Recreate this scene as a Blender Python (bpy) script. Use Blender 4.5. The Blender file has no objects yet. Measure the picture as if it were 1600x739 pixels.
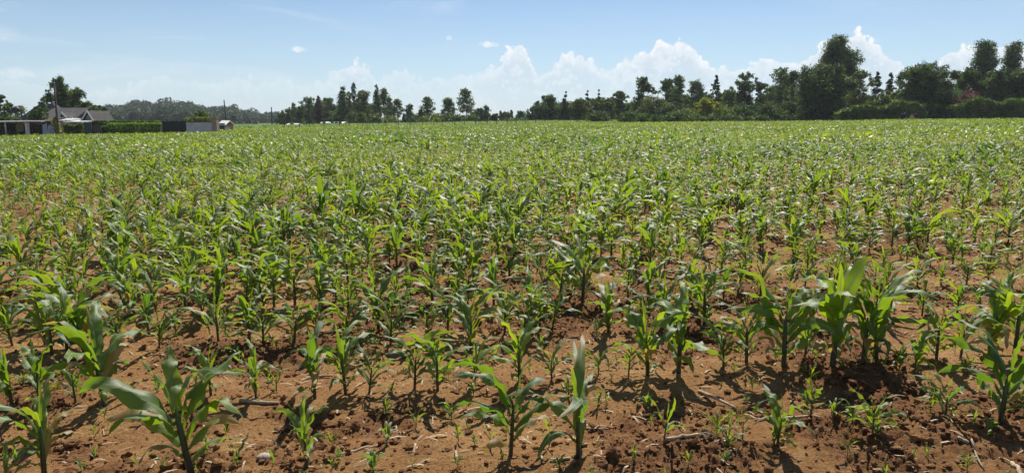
import bpy, math, random
import numpy as np
from mathutils import Vector, Matrix

# ------------------------------------------------------------------ camera, sky, sun, exposure
S = bpy.context.scene
COL = S.collection
F, CH, PW, PH = 1100.0, 1.5, 1600.0, 739.0
PITCH = math.atan((PH / 2 - 187) / F)
cd = bpy.data.cameras.new('camera'); cam = bpy.data.objects.new('camera', cd); COL.objects.link(cam)
cd.sensor_width = 36; cd.lens = 36 * F / PW; cd.clip_start = 0.05; cd.clip_end = 6000
cam.location = (0, 0, CH); cam.rotation_euler = (math.pi / 2 - PITCH, 0, 0)
S.camera = cam
S.view_settings.view_transform = 'Standard'; S.view_settings.look = 'None'
S.view_settings.exposure = 0.34; S.view_settings.gamma = 1.0; S.view_settings.use_curve_mapping = False
S.render.engine = 'CYCLES'
cy = S.cycles
cy.max_bounces = 7; cy.diffuse_bounces = 3; cy.glossy_bounces = 2; cy.transmission_bounces = 4
cy.transparent_max_bounces = 6; cy.volume_bounces = 0
cy.sample_clamp_direct = 5.0; cy.sample_clamp_indirect = 4.0
cy.use_denoising = True
try: cy.denoiser = 'OPENIMAGEDENOISE'
except Exception: pass

SUN_EL, SUN_AZ = math.radians(50), math.radians(14)     # azimuth measured from +Y towards +X
sl = bpy.data.lights.new('sun', 'SUN'); sl.energy = 5.0; sl.angle = math.radians(0.53); sl.color = (1.0, 0.95, 0.87)
so = bpy.data.objects.new('sun', sl); COL.objects.link(so)
sdir = Vector((math.cos(SUN_EL) * math.sin(SUN_AZ), math.cos(SUN_EL) * math.cos(SUN_AZ), math.sin(SUN_EL)))
so.rotation_euler = sdir.to_track_quat('Z', 'Y').to_euler(); so.location = (20, 60, 60)

def raydir(px, py):
    dx = (px - PW / 2) / F; dy = (PH / 2 - py) / F
    return Vector((dx, math.cos(PITCH) + dy * math.sin(PITCH), -math.sin(PITCH) + dy * math.cos(PITCH)))
def azel(px, py):
    d = raydir(px, py).normalized()
    return math.atan2(d.x, d.y), math.asin(d.z)

W = bpy.data.worlds.new('World'); S.world = W; W.use_nodes = True
class NT:
    def __init__(s, nt): s.nt = nt; s.n = nt.nodes; s.l = nt.links
    def new(s, t, **kw):
        n = s.n.new(t)
        for k, v in kw.items(): setattr(n, k, v)
        return n
    def put(s, sock, v):
        if isinstance(v, bpy.types.NodeSocket): s.l.new(v, sock)
        elif v is not None: sock.default_value = v
    def m(s, op, a, b=None, c=None, clamp=False):
        n = s.new('ShaderNodeMath', operation=op, use_clamp=clamp)
        s.put(n.inputs[0], a)
        if b is not None: s.put(n.inputs[1], b)
        if c is not None: s.put(n.inputs[2], c)
        return n.outputs[0]
    def ss(s, v, a, b, o0=0.0, o1=1.0):
        n = s.new('ShaderNodeMapRange', interpolation_type='SMOOTHSTEP')
        s.put(n.inputs[0], v); s.put(n.inputs[1], a); s.put(n.inputs[2], b); s.put(n.inputs[3], o0); s.put(n.inputs[4], o1)
        return n.outputs[0]
    def mix(s, f, a, b, blend='MIX'):
        n = s.new('ShaderNodeMix', data_type='RGBA', blend_type=blend)
        s.put(n.inputs[0], f); s.put(n.inputs[6], a); s.put(n.inputs[7], b)
        return n.outputs[2]
    def noise(s, vec, scale, detail=4, rough=0.55, dist=0.0):
        n = s.new('ShaderNodeTexNoise'); s.put(n.inputs['Vector'], vec)
        n.inputs['Scale'].default_value = scale; n.inputs['Detail'].default_value = detail
        n.inputs['Roughness'].default_value = rough; n.inputs['Distortion'].default_value = dist
        return n.outputs[0]
    def curve(s, v, pts):
        n = s.new('ShaderNodeFloatCurve'); s.put(n.inputs['Value'], v)
        c = n.mapping.curves[0]
        c.points[0].location = pts[0]; c.points[1].location = pts[-1]
        for p in pts[1:-1]: c.points.new(p[0], p[1])
        for p in c.points: p.handle_type = 'VECTOR'
        n.mapping.update()
        return n.outputs[0]
def c4(c): return (c[0], c[1], c[2], 1.0)

def build_world():
    W.node_tree.nodes.clear(); t = NT(W.node_tree)
    sky = t.new('ShaderNodeTexSky', sky_type='NISHITA', sun_disc=False, sun_elevation=SUN_EL, sun_rotation=SUN_AZ)
    sky.altitude = 2000; sky.air_density = 1.0; sky.dust_density = 1.2; sky.ozone_density = 2.0
    tc = t.new('ShaderNodeTexCoord').outputs['Generated']
    sp = t.new('ShaderNodeSeparateXYZ'); t.l.new(tc, sp.inputs[0])
    az = t.m('ARCTAN2', sp.outputs[0], sp.outputs[1]); el = t.m('ARCSINE', sp.outputs[2])
    cv = t.new('ShaderNodeCombineXYZ'); t.put(cv.inputs[0], az); t.put(cv.inputs[1], el)
    vec = cv.outputs[0]
    A0, A1, EM = -0.75, 0.75, 0.2
    u = t.m('DIVIDE', t.m('SUBTRACT', az, A0), A1 - A0, clamp=True)
    prof = [(0,115),(30,124),(75,130),(150,138),(200,130),(240,116),(258,108),(278,120),(310,132),(345,124),(375,116),(400,130),(440,122),
            (480,134),(520,116),(536,99),(555,92),(578,101),(590,122),(615,112),(633,109),(650,125),(690,116),(730,118),(757,106),(780,94),(790,76),(810,69),
            (828,80),(838,108),(862,106),(876,88),(886,80),(905,86),(930,95),(940,112),(962,104),(970,86),(1000,84),(1018,76),(1026,58),
            (1045,66),(1062,61),(1088,72),(1096,90),(1112,106),(1150,106),(1180,97),(1208,84),(1230,95),(1262,90),(1277,70),(1296,56),(1318,60),(1326,50),
            (1345,45),(1358,58),(1372,66),(1378,74),(1384,90),(1430,98),(1470,90),(1484,76),(1530,66),(1560,70),(1600,66)]
    pts = []
    for x, y in prof:
        a, e = azel(x, y); pts.append(((a - A0) / (A1 - A0), e / EM))
    pts = [(0.0, 0.28)] + pts + [(1.0, 0.55)]
    # billowy noise shifts the lookup sideways and the outline up and down
    b1 = t.noise(vec, 30, 5, 0.6); b2 = t.noise(vec, 95, 4, 0.6)
    vo = t.new('ShaderNodeTexVoronoi', feature='SMOOTH_F1'); t.put(vo.inputs['Vector'], vec); vo.inputs['Scale'].default_value = 62
    vo.inputs['Smoothness'].default_value = 0.4
    vo2 = t.new('ShaderNodeTexVoronoi', feature='SMOOTH_F1'); t.put(vo2.inputs['Vector'], vec); vo2.inputs['Scale'].default_value = 150
    vo2.inputs['Smoothness'].default_value = 0.4
    us = t.m('ADD', u, t.m('MULTIPLY', t.m('SUBTRACT', b2, 0.5), 0.016))
    top = t.m('MULTIPLY', t.curve(us, pts), EM)
    wob = t.m('ADD', t.m('MULTIPLY', t.m('SUBTRACT', b1, 0.5), 0.020), t.m('MULTIPLY', t.m('SUBTRACT', 0.42, vo.outputs['Distance']), 0.018))
    wob = t.m('ADD', wob, t.m('MULTIPLY', t.m('SUBTRACT', 0.42, vo2.outputs['Distance']), 0.006))
    d = t.m('SUBTRACT', t.m('ADD', top, wob), el)          # depth below the cloud's top
    opa = [(0,.22),(240,.32),(300,.2),(372,.35),(440,.3),(500,.3),(555,.75),(600,.35),(700,.3),(760,.55),(808,.95),(850,.6),(885,.9),(940,.5),(980,.85),
           (1045,1),(1100,.8),(1160,.6),(1210,.75),(1300,.95),(1345,1),(1400,.65),(1500,.85),(1600,.9)]
    op = [((azel(x, 120)[0] - A0) / (A1 - A0), o) for x, o in opa]
    op = [(0.0, .2)] + op + [(1.0, .8)]
    opac = t.curve(u, op)
    edge = t.ss(d, -0.0006, 0.0035)
    fade = t.ss(d, 0.0, 0.085, 1.0, 0.42)
    mask = t.m('MULTIPLY', t.m('MULTIPLY', edge, opac), fade, clamp=True)
    # puffs inside the bank, lit rims
    rim = t.ss(d, 0.0, 0.022, 1.0, 0.0)
    pv = t.m('SUBTRACT', t.m('ADD', t.noise(vec, 42, 6, 0.62, 0.6), t.m('MULTIPLY', t.m('SUBTRACT', 0.42, vo2.outputs['Distance']), 0.35)), t.m('MULTIPLY', vo.outputs['Distance'], 0.25))
    puff = t.ss(pv, 0.30, 0.50)
    lit = t.m('ADD', t.m('MULTIPLY', rim, 0.6), t.m('MULTIPLY', puff, 0.45), clamp=True)
    ccol = t.mix(lit, c4((0.67, 0.78, 0.87)), c4((1.02, 1.03, 1.05)))
    # small loose clouds
    extra = None
    for px, py, w, h, s in [(467, 78, 12, 5, .75), (763, 70, 15, 5.5, .85), (702, 60, 6, 4, .5), (25, 116, 26, 9, .35)]:
        a, e = azel(px, py)
        da = t.m('DIVIDE', t.m('SUBTRACT', az, a), w / F); de = t.m('DIVIDE', t.m('SUBTRACT', el, e), h / F)
        r = t.m('SQRT', t.m('ADD', t.m('MULTIPLY', da, da), t.m('MULTIPLY', de, de)))
        r = t.m('ADD', r, t.m('MULTIPLY', t.m('SUBTRACT', t.noise(vec, 130, 4, .65), 0.5), 1.5))
        k = t.m('MULTIPLY', t.ss(r, 0.3, 1.15, 1.0, 0.0), s)
        extra = k if extra is None else t.m('MAXIMUM', extra, k)
    # thin high streaks
    mp = t.new('ShaderNodeMapping'); t.put(mp.inputs[0], vec); mp.inputs['Scale'].default_value = (2.2, 13, 1); mp.inputs['Rotation'].default_value = (0, 0, 0.12)
    st = t.ss(t.noise(mp.outputs[0], 1.6, 6, 0.6, 0.8), 0.50, 0.80, 0.0, 0.42)
    st = t.m('MULTIPLY', st, t.ss(az, 0.05, -0.35, 0.25, 1.0))
    m2 = t.m('MAXIMUM', mask, t.m('MAXIMUM', extra, st))
    # pale air low over the horizon
    hz = t.m('MULTIPLY', t.m('POWER', t.m('SUBTRACT', 1.0, t.ss(el, -0.02, 0.30)), 1.5), 0.62)
    base = t.mix(hz, t.mix(1.0, sky.outputs[0], c4((SKYS * 0.87, SKYS, SKYS * 1.07)), 'MULTIPLY'), c4((0.66, 0.79, 0.87)))
    col = t.mix(m2, base, ccol)
    bg = t.new('ShaderNodeBackground'); t.l.new(col, bg.inputs[0]); bg.inputs[1].default_value = 0.79
    o = t.new('ShaderNodeOutputWorld'); t.l.new(bg.outputs[0], o.inputs[0])
SKYS = 0.095
build_world()

# ------------------------------------------------------------------ helpers
def gz(x, y):
    """height of the land"""
    xc = np.clip(x, -130, 130); yc = np.clip(y, -50, 260)
    z = 0.0135 * xc + 0.0025 * yc
    hill = 0.8 * np.exp(-(((x + 270) / 170.0) ** 2 + ((y - 560) / 150.0) ** 2))
    return z + hill
def ground_at(px, py):
    d = raydir(px, py); z = 0.0
    for _ in range(8):
        k = (z - CH) / d.z; x, y = d.x * k, d.y * k; z = float(gz(x, y))
    return Vector((x, y, z))
def at(px, py, Y):
    """the point of the vertical plane y = Y seen at that pixel of the photograph"""
    d = raydir(px, py); k = Y / d.y
    return Vector((d.x * k, Y, CH + d.z * k))
def xz(px, py, Y):
    p = at(px, py, Y); return p.x, p.z

_T = np.random.RandomState(5).rand(256, 256)
def vnoise(x, y, f, seed=0):
    x = np.asarray(x) * f + seed * 17.3; y = np.asarray(y) * f + seed * 9.1
    xi = np.floor(x).astype(int); yi = np.floor(y).astype(int); fx = x - xi; fy = y - yi
    fx = fx * fx * (3 - 2 * fx); fy = fy * fy * (3 - 2 * fy)
    a = _T[xi & 255, yi & 255]; b = _T[(xi + 1) & 255, yi & 255]; c = _T[xi & 255, (yi + 1) & 255]; d = _T[(xi + 1) & 255, (yi + 1) & 255]
    return (a * (1 - fx) + b * fx) * (1 - fy) + (c * (1 - fx) + d * fx) * fy
def fbm(x, y, f, o=4, seed=0, g=0.5):
    s = 0; a = 1; n = 0
    for i in range(o):
        s = s + a * vnoise(x, y, f * 2.03 ** i, seed + i); n += a; a *= g
    return s / n
def rowphase(x, y): return (y - 0.09 * x - 2.96) / 0.87
def rough_mask(x, y):
    return np.clip((fbm(x, y, 1.5, 4, 3, .6) - 0.475) * 6, 0, 1)
def relief(x, y):
    """tilled soil: low banks along the rows, clods and hollows"""
    r = np.sqrt(x * x + y * y)
    k = np.clip((26 - r) / 14.0, 0, 1)
    z = 0.020 * np.cos(2 * math.pi * rowphase(x, y)) + 0.07 * (fbm(x, y, 0.9, 3, 1) - .5)
    rm = rough_mask(x, y)
    z = z + 0.05 * (fbm(x, y, 5, 3, 9) - .5) * (0.35 + rm)
    n = fbm(x, y, 17, 4, 13, 0.6)
    z = z + (np.abs(n - .5) * -0.09 + 0.016) * (0.2 + 1.1 * rm)
    n2 = fbm(x, y, 48, 2, 23, 0.6)
    z = z + 0.020 * (n2 - .5) * (0.3 + rm)
    return z * k

def mesh_np(name, V, Q, mat, col=None, smooth=False, K=4):
    V = np.asarray(V, np.float32); Q = np.asarray(Q, np.int32).reshape(-1, K)
    me = bpy.data.meshes.new(name)
    me.vertices.add(len(V)); me.vertices.foreach_set('co', V.ravel())
    me.loops.add(Q.size); me.loops.foreach_set('vertex_index', Q.ravel())
    me.polygons.add(len(Q)); me.polygons.foreach_set('loop_start', np.arange(0, Q.size, K, dtype=np.int32))
    try: me.polygons.foreach_set('loop_total', np.full(len(Q), K, np.int32))
    except Exception: pass
    me.polygons.foreach_set('use_smooth', np.full(len(Q), smooth))
    if col is not None:
        a = me.color_attributes.new('tint', 'FLOAT_COLOR', 'POINT')
        c = np.ones((len(V), 4), np.float32); c[:, :np.shape(col)[1]] = col
        a.data.foreach_set('color', c.ravel())
    me.update(calc_edges=True)
    if mat: me.materials.append(mat)
    return me
def link(name, me, parent=None):
    o = bpy.data.objects.new(name, me); COL.objects.link(o)
    if parent: o.parent = parent
    return o
def tag(o, label=None, cat=None, group=None, kind=None):
    if label: o['label'] = label
    if cat: o['category'] = cat
    if group: o['group'] = group
    if kind: o['kind'] = kind
    return o
def empty(name, loc, rz=0.0):
    o = bpy.data.objects.new(name, None); COL.objects.link(o); o.location = loc; o.rotation_euler = (0, 0, rz)
    o.empty_display_size = 0.2
    return o

class MB:
    """collects polygons and becomes one mesh"""
    def __init__(s): s.v = []; s.f = []
    def box(s, x0, x1, y0, y1, z0, z1):
        b = len(s.v)
        s.v += [(x0,y0,z0),(x1,y0,z0),(x1,y1,z0),(x0,y1,z0),(x0,y0,z1),(x1,y0,z1),(x1,y1,z1),(x0,y1,z1)]
        s.f += [tuple(b + i for i in q) for q in ((0,3,2,1),(4,5,6,7),(0,1,5,4),(1,2,6,5),(2,3,7,6),(3,0,4,7))]
        return s
    def prism(s, poly, y0, y1):
        """outline in x,z drawn out along y"""
        b = len(s.v); n = len(poly)
        s.v += [(p[0], y0, p[1]) for p in poly] + [(p[0], y1, p[1]) for p in poly]
        s.f += [tuple(b + i for i in range(n)), tuple(b + n + i for i in reversed(range(n)))]
        s.f += [(b + i, b + n + i, b + n + (i + 1) % n, b + (i + 1) % n) for i in range(n)]
        return s
    def poly(s, pts, faces):
        b = len(s.v); s.v += list(pts); s.f += [tuple(b + i for i in q) for q in faces]; return s
    def tube(s, P, R, n=8, cap=True):
        b = len(s.v); P = [Vector(p) for p in P]
        for i, p in enumerate(P):
            d = (P[min(i + 1, len(P) - 1)] - P[max(i - 1, 0)]).normalized()
            a = d.cross(Vector((0.31, 0.95, 0.02))).normalized(); c = d.cross(a)
            for k in range(n):
                w = 2 * math.pi * k / n
                s.v.append(tuple(p + (a * math.cos(w) + c * math.sin(w)) * R[i]))
        for i in range(len(P) - 1):
            for k in range(n):
                s.f.append((b + i*n + k, b + i*n + (k+1) % n, b + (i+1)*n + (k+1) % n, b + (i+1)*n + k))
        if cap:
            s.f.append(tuple(b + k for k in reversed(range(n)))); s.f.append(tuple(b + (len(P)-1)*n + k for k in range(n)))
        return s
    def build(s, name, mat, parent=None, smooth=False, origin=None):
        o = origin or Vector((0, 0, 0))
        me = bpy.data.meshes.new(name); me.from_pydata([(v[0]-o[0], v[1]-o[1], v[2]-o[2]) for v in s.v], [], s.f)
        import bmesh
        bm = bmesh.new(); bm.from_mesh(me); bmesh.ops.recalc_face_normals(bm, faces=bm.faces); bm.to_mesh(me); bm.free()
        me.materials.append(mat)
        if smooth: me.polygons.foreach_set('use_smooth', [True] * len(me.polygons))
        ob = link(name, me, parent)
        if parent is None: ob.location = o
        return ob

# ------------------------------------------------------------------ materials
def newmat(name):
    m = bpy.data.materials.new(name); m.use_nodes = True; m.node_tree.nodes.clear()
    t = NT(m.node_tree); out = t.new('ShaderNodeOutputMaterial'); return m, t, out
def paint(name, col, col2=None, scale=3.0, rough=0.7, bump=0.0, metallic=0.0, bscale=None, spec=0.4):
    m, t, out = newmat(name)
    p = t.new('ShaderNodeBsdfPrincipled'); co = t.new('ShaderNodeTexCoord').outputs['Object']
    col2 = col2 or tuple(c * 0.7 for c in col)
    n = t.noise(co, scale, 6, 0.6)
    t.put(p.inputs['Base Color'], t.mix(t.ss(n, 0.35, 0.68), c4(col), c4(col2)))
    p.inputs['Roughness'].default_value = rough; p.inputs['Metallic'].default_value = metallic
    p.inputs['Specular IOR Level'].default_value = spec
    if bump:
        b = t.new('ShaderNodeBump'); b.inputs['Strength'].default_value = bump; b.inputs['Distance'].default_value = 0.05
        t.put(b.inputs['Height'], t.noise(co, bscale or scale * 6, 5, 0.6)); t.put(p.inputs['Normal'], b.outputs[0])
    t.l.new(p.outputs[0], out.inputs[0]); return m
def foliage(name, dark, light, trans=0.32, rough=0.6, spec=0.3):
    """tree leaves: the attribute's red channel is the leaf's own shade, from dark to light"""
    m, t, out = newmat(name)
    a = t.new('ShaderNodeAttribute', attribute_name='tint'); sp = t.new('ShaderNodeSeparateColor'); t.l.new(a.outputs['Color'], sp.inputs[0])
    col = t.mix(sp.outputs[0], c4(tuple(v * 1.25 for v in dark)), c4(tuple(v * 1.2 for v in light)))
    p = t.new('ShaderNodeBsdfPrincipled'); t.put(p.inputs['Base Color'], col); p.inputs['Roughness'].default_value = rough
    p.inputs['Specular IOR Level'].default_value = spec
    tr = t.new('ShaderNodeBsdfTranslucent'); t.put(tr.inputs[0], t.mix(1.0, col, c4((1.5, 1.7, .7)), 'MULTIPLY'))
    mx = t.new('ShaderNodeMixShader'); mx.inputs[0].default_value = trans
    t.l.new(p.outputs[0], mx.inputs[1]); t.l.new(tr.outputs[0], mx.inputs[2]); t.l.new(mx.outputs[0], out.inputs[0])
    return m

def soil_mat():
    m, t, out = newmat('tilled_soil')
    g = t.new('ShaderNodeNewGeometry').outputs['Position']
    a = t.new('ShaderNodeAttribute', attribute_name='tint'); sp = t.new('ShaderNodeSeparateColor'); t.l.new(a.outputs['Color'], sp.inputs[0])
    n1 = t.noise(g, 1.7, 5, 0.6); n2 = t.noise(g, 9, 6, 0.62); n3 = t.noise(g, 60, 5, 0.65)
    c = t.mix(t.ss(n1, .36, .66), c4((0.44, 0.240, 0.090)), c4((0.33, 0.160, 0.058)))
    c = t.mix(t.ss(n2, .48, .72, 0, .6), c, c4((0.50, 0.325, 0.155)))
    c = t.mix(t.ss(n3, .46, .68, 0, .75), c, c4((0.15, 0.068, 0.030)))
    c = t.mix(t.m('MULTIPLY', sp.outputs[1], 0.7), c, c4((0.18, 0.080, 0.036)))     # freshly broken darker patches
    far = t.mix(t.ss(t.noise(g, 0.12, 4, .6), .4, .6), c4((0.075, 0.13, 0.035)), c4((0.11, 0.15, 0.05)))
    c = t.mix(sp.outputs[0], c, far)
    p = t.new('ShaderNodeBsdfPrincipled'); t.put(p.inputs['Base Color'], c); p.inputs['Roughness'].default_value = 0.92
    p.inputs['Specular IOR Level'].default_value = 0.15
    b = t.new('ShaderNodeBump'); b.inputs['Strength'].default_value = 1.0; b.inputs['Distance'].default_value = 0.022
    t.put(b.inputs['Height'], t.m('ADD', t.noise(g, 70, 6, .7), t.m('MULTIPLY', t.noise(g, 240, 3, .6), .4))); t.put(p.inputs['Normal'], b.outputs[0])
    t.l.new(p.outputs[0], out.inputs[0]); return m
def clod_mat():
    m, t, out = newmat('soil_clod')
    g = t.new('ShaderNodeNewGeometry').outputs['Position']
    c = t.mix(t.ss(t.noise(g, 9, 5, .6), .35, .7), c4((0.13, 0.060, 0.028)), c4((0.31, 0.165, 0.072)))
    p = t.new('ShaderNodeBsdfPrincipled'); t.put(p.inputs['Base Color'], c); p.inputs['Roughness'].default_value = 0.95
    p.inputs['Specular IOR Level'].default_value = 0.1
    b = t.new('ShaderNodeBump'); b.inputs['Strength'].default_value = 0.8; b.inputs['Distance'].default_value = 0.008
    t.put(b.inputs['Height'], t.noise(g, 120, 5, .7)); t.put(p.inputs['Normal'], b.outputs[0])
    t.l.new(p.outputs[0], out.inputs[0]); return m
def maize_mat():
    """tint: R shade of the leaf, G distance from the midrib, B way along the leaf, A dryness"""
    m, t, out = newmat('maize_leaf')
    a = t.new('ShaderNodeAttribute', attribute_name='tint'); sp = t.new('ShaderNodeSeparateColor'); t.l.new(a.outputs['Color'], sp.inputs[0])
    R, G, B, A = sp.outputs[0], sp.outputs[1], sp.outputs[2], a.outputs['Alpha']
    g = t.new('ShaderNodeNewGeometry').outputs['Position']
    n = t.noise(g, 14, 3, .6)
    col = t.mix(R, c4((0.028, 0.080, 0.010)), c4((0.15, 0.245, 0.018)))
    col = t.mix(t.ss(n, .4, .7, 0, .55), col, c4((0.09, 0.155, 0.02)))
    rib = t.ss(G, 0.03, 0.26, 0.9, 0.0)
    col = t.mix(rib, col, c4((0.24, 0.33, 0.11)))
    isst = t.m('GREATER_THAN', G, 1.5)
    dry = t.m('MULTIPLY', t.ss(t.m('ADD', t.m('MULTIPLY', A, 1.0), t.m('MULTIPLY', t.m('MULTIPLY', B, G), .35)), 0.55, 1.0), t.m('SUBTRACT', 1.0, isst))
    dcol = t.mix(t.ss(t.noise(g, 30, 3, .6), .4, .6), c4((0.38, 0.30, 0.06)), c4((0.28, 0.19, 0.09)))
    col = t.mix(dry, col, dcol)
    col = t.mix(isst, col, t.mix(t.ss(B, .12, .42), c4((0.024, 0.028, 0.012)), c4((0.035, 0.085, 0.016))))  # stalk foot coloured darker, backlit shade put into the base colour
    p = t.new('ShaderNodeBsdfPrincipled'); t.put(p.inputs['Base Color'], col)
    p.inputs['Roughness'].default_value = 0.52; p.inputs['Specular IOR Level'].default_value = 0.75
    p.inputs['Coat Weight'].default_value = 0.25; p.inputs['Coat Roughness'].default_value = 0.42
    tcol = t.mix(R, c4((0.12, 0.28, 0.010)), c4((0.46, 0.58, 0.015)))
    tcol = t.mix(dry, t.mix(rib, tcol, c4((0.20, 0.30, 0.04))), c4((0.5, 0.36, 0.06)))
    tr = t.new('ShaderNodeBsdfTranslucent'); t.put(tr.inputs[0], tcol)
    mx = t.new('ShaderNodeMixShader'); t.put(mx.inputs[0], t.m('MULTIPLY', t.m('SUBTRACT', 1.0, isst), 0.45))
    # fine veins along the blade
    b = t.new('ShaderNodeBump'); b.inputs['Strength'].default_value = 0.25; b.inputs['Distance'].default_value = 0.002
    t.put(b.inputs['Height'], t.m('SINE', t.m('MULTIPLY', G, 45.0))); t.put(p.inputs['Normal'], b.outputs[0])
    t.l.new(p.outputs[0], mx.inputs[1]); t.l.new(tr.outputs[0], mx.inputs[2]); t.l.new(mx.outputs[0], out.inputs[0])
    return m
def roof_mat(name, c1, c2, ribs=8.0, metallic=0.0, rough=.6):
    m, t, out = newmat(name)
    co = t.new('ShaderNodeTexCoord').outputs['Object']; sx = t.new('ShaderNodeSeparateXYZ'); t.l.new(co, sx.inputs[0])
    w = t.m('SINE', t.m('MULTIPLY', sx.outputs[0], ribs)); w2 = t.m('SINE', t.m('MULTIPLY', sx.outputs[2], ribs * 1.6))
    p = t.new('ShaderNodeBsdfPrincipled')
    c = t.mix(t.ss(t.noise(co, 1.3, 6, .65), .35, .7), c4(c1), c4(c2))
    t.put(p.inputs['Base Color'], t.mix(t.ss(t.m('ADD', w, w2), .9, 1.8, 0, .35), c, c4(tuple(v * .45 for v in c1))))
    p.inputs['Roughness'].default_value = rough; p.inputs['Metallic'].default_value = metallic
    b = t.new('ShaderNodeBump'); b.inputs['Strength'].default_value = .6; b.inputs['Distance'].default_value = .03
    t.put(b.inputs['Height'], w); t.put(p.inputs['Normal'], b.outputs[0])
    t.l.new(p.outputs[0], out.inputs[0]); return m
M = dict(
    soil=soil_mat(), clod=clod_mat(), maize=maize_mat(),
    straw=paint('dry_straw', (0.52, 0.42, 0.27), (0.34, 0.25, 0.15), 30, .75, .3),
    stone=paint('pale_stone', (0.50, 0.42, 0.33), (0.34, 0.24, 0.16), 20, .8, .4),
    bark=paint('bark', (0.10, 0.075, 0.055), (0.05, 0.04, 0.03), 2, .9, .5),
    palebark=paint('pale_bark', (0.30, 0.27, 0.23), (0.15, 0.12, 0.10), 1.5, .85, .3),
    wood=paint('grey_wood', (0.11, 0.09, 0.07), (0.06, 0.05, 0.04), 4, .9, .4),
    roof=roof_mat('brown_roof_tiles', (0.085, 0.075, 0.072), (0.055, 0.05, 0.048), 9, 0, .95),
    wall=paint('plaster', (0.30, 0.27, 0.23), (0.22, 0.19, 0.16), 1.2, .85, .2),
    white=paint('white_paint', (0.72, 0.71, 0.68), (0.52, 0.50, 0.46), 1.5, .6, .1),
    gwall=paint('painted_block_wall', (0.60, 0.61, 0.62), (0.46, 0.46, 0.47), 1.0, .8, .15),
    beige=paint('beige_stone', (0.34, 0.29, 0.21), (0.23, 0.19, 0.14), 2.5, .85, .3),
    black=paint('black_sheeting', (0.018, 0.019, 0.023), (0.030, 0.030, 0.034), 1, .7, .2),
    teal=paint('teal_metal', (0.015, 0.10, 0.115), (0.02, 0.07, 0.085), 1.5, .5),
    tin=roof_mat('weathered_tin', (0.42, 0.44, 0.46), (0.28, 0.27, 0.27), 26, .3, .5),
    whitetin=roof_mat('white_tin', (0.70, 0.70, 0.67), (0.55, 0.54, 0.51), 20, 0, .7),
    glass=paint('dark_glass', (0.03, 0.035, 0.04), (0.02, 0.025, 0.03), 1, .15, spec=.8),
    tank=paint('black_plastic', (0.015, 0.015, 0.017), (0.025, 0.025, 0.027), 2, .5),
    skin=paint('skin', (0.09, 0.045, 0.028), (0.07, 0.035, 0.022), 6, .6),
    navy=paint('dark_cloth', (0.022, 0.024, 0.04), (0.014, 0.015, 0.025), 6, .9),
    maroon=paint('maroon_cloth', (0.10, 0.015, 0.02), (0.06, 0.01, 0.014), 6, .9),
    cloth=paint('white_cloth', (0.62, 0.60, 0.64), (0.48, 0.46, 0.50), 6, .9),
    sand=paint('yellow_cloth', (0.62, 0.50, 0.22), (0.45, 0.34, 0.14), 6, .9),
    wire=paint('wire', (0.12, 0.12, 0.12), None, 2, .5, metallic=.6),
    f_euc=foliage('eucalyptus_leaves', (0.022, 0.042, 0.016), (0.145, 0.205, 0.055)),
    f_grey=foliage('grey_green_leaves', (0.035, 0.058, 0.028), (0.19, 0.25, 0.10)),
    f_dark=foliage('dark_leaves', (0.014, 0.030, 0.010), (0.12, 0.18, 0.035)),
    f_con=foliage('conifer_needles', (0.012, 0.026, 0.013), (0.09, 0.14, 0.045)),
    f_olive=foliage('olive_leaves', (0.045, 0.058, 0.012), (0.22, 0.25, 0.045)),
    f_red=foliage('reddish_leaves', (0.035, 0.024, 0.015), (0.085, 0.055, 0.034)),
    f_yel=foliage('yellow_green_leaves', (0.075, 0.105, 0.014), (0.42, 0.38, 0.035), .35),
    f_pink=foliage('pink_blossom', (0.07, 0.035, 0.04), (0.26, 0.09, 0.15), .35),
    f_hedge=foliage('hedge_leaves', (0.025, 0.052, 0.010), (0.14, 0.21, 0.032), .25),
    f_bright=foliage('bright_hedge_leaves', (0.10, 0.17, 0.018), (0.22, 0.31, 0.035), .35),
    f_wood=foliage('far_wood_leaves', (0.012, 0.030, 0.014), (0.045, 0.075, 0.030)),
)

# ------------------------------------------------------------------ ground
def field_far(az):
    """how far the maize reaches in a direction"""
    pts = [(-60, 80), (-37, 80), (-22.8, 84), (-21.8, 118), (-18, 126), (0, 150), (6, 165), (12, 140), (18, 126), (24, 117), (37, 112), (60, 100)]
    return np.interp(np.degrees(az), [p[0] for p in pts], [p[1] for p in pts])
def build_ground():
    radii = [0.01]
    while radii[-1] < 0.6: radii.append(radii[-1] * 1.3)
    while radii[-1] < 2.2: radii.append(radii[-1] * 1.02)
    while radii[-1] < 16: radii.append(radii[-1] * 1.0033)
    while radii[-1] < 40: radii.append(radii[-1] * 1.012)
    while radii[-1] < 2600: radii.append(radii[-1] * 1.035)
    r = np.array(radii)
    front = np.radians(np.arange(-52, 52.001, 0.17)); back = np.radians(np.arange(54, 308, 2.0))
    th = np.concatenate([front, back]); n = len(th)
    RR, TT = np.meshgrid(r, th, indexing='ij')
    X = RR * np.sin(TT); Y = RR * np.cos(TT); Z = gz(X, Y) + relief(X, Y)
    V = np.stack([X, Y, Z], -1).reshape(-1, 3)
    i = np.arange(len(r) - 1)[:, None] * n; j = np.arange(n)[None, :]; j2 = (j + 1) % n
    Q = np.stack([i + j, i + j2, i + n + j2, i + n + j], -1).reshape(-1, 4)
    az = np.arctan2(V[:, 0], V[:, 1]); rr = np.hypot(V[:, 0], V[:, 1])
    outside = np.clip((V[:, 1] - field_far(az)) / 2.0, 0, 1); outside[rr < 30] = 0
    col = np.stack([outside, rough_mask(V[:, 0], V[:, 1]), np.zeros(len(V))], 1)
    me = mesh_np('ground', V, Q, M['soil'], col, True)
    o = link('ground', me); o['kind'] = 'structure'
    return o
build_ground()

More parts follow.
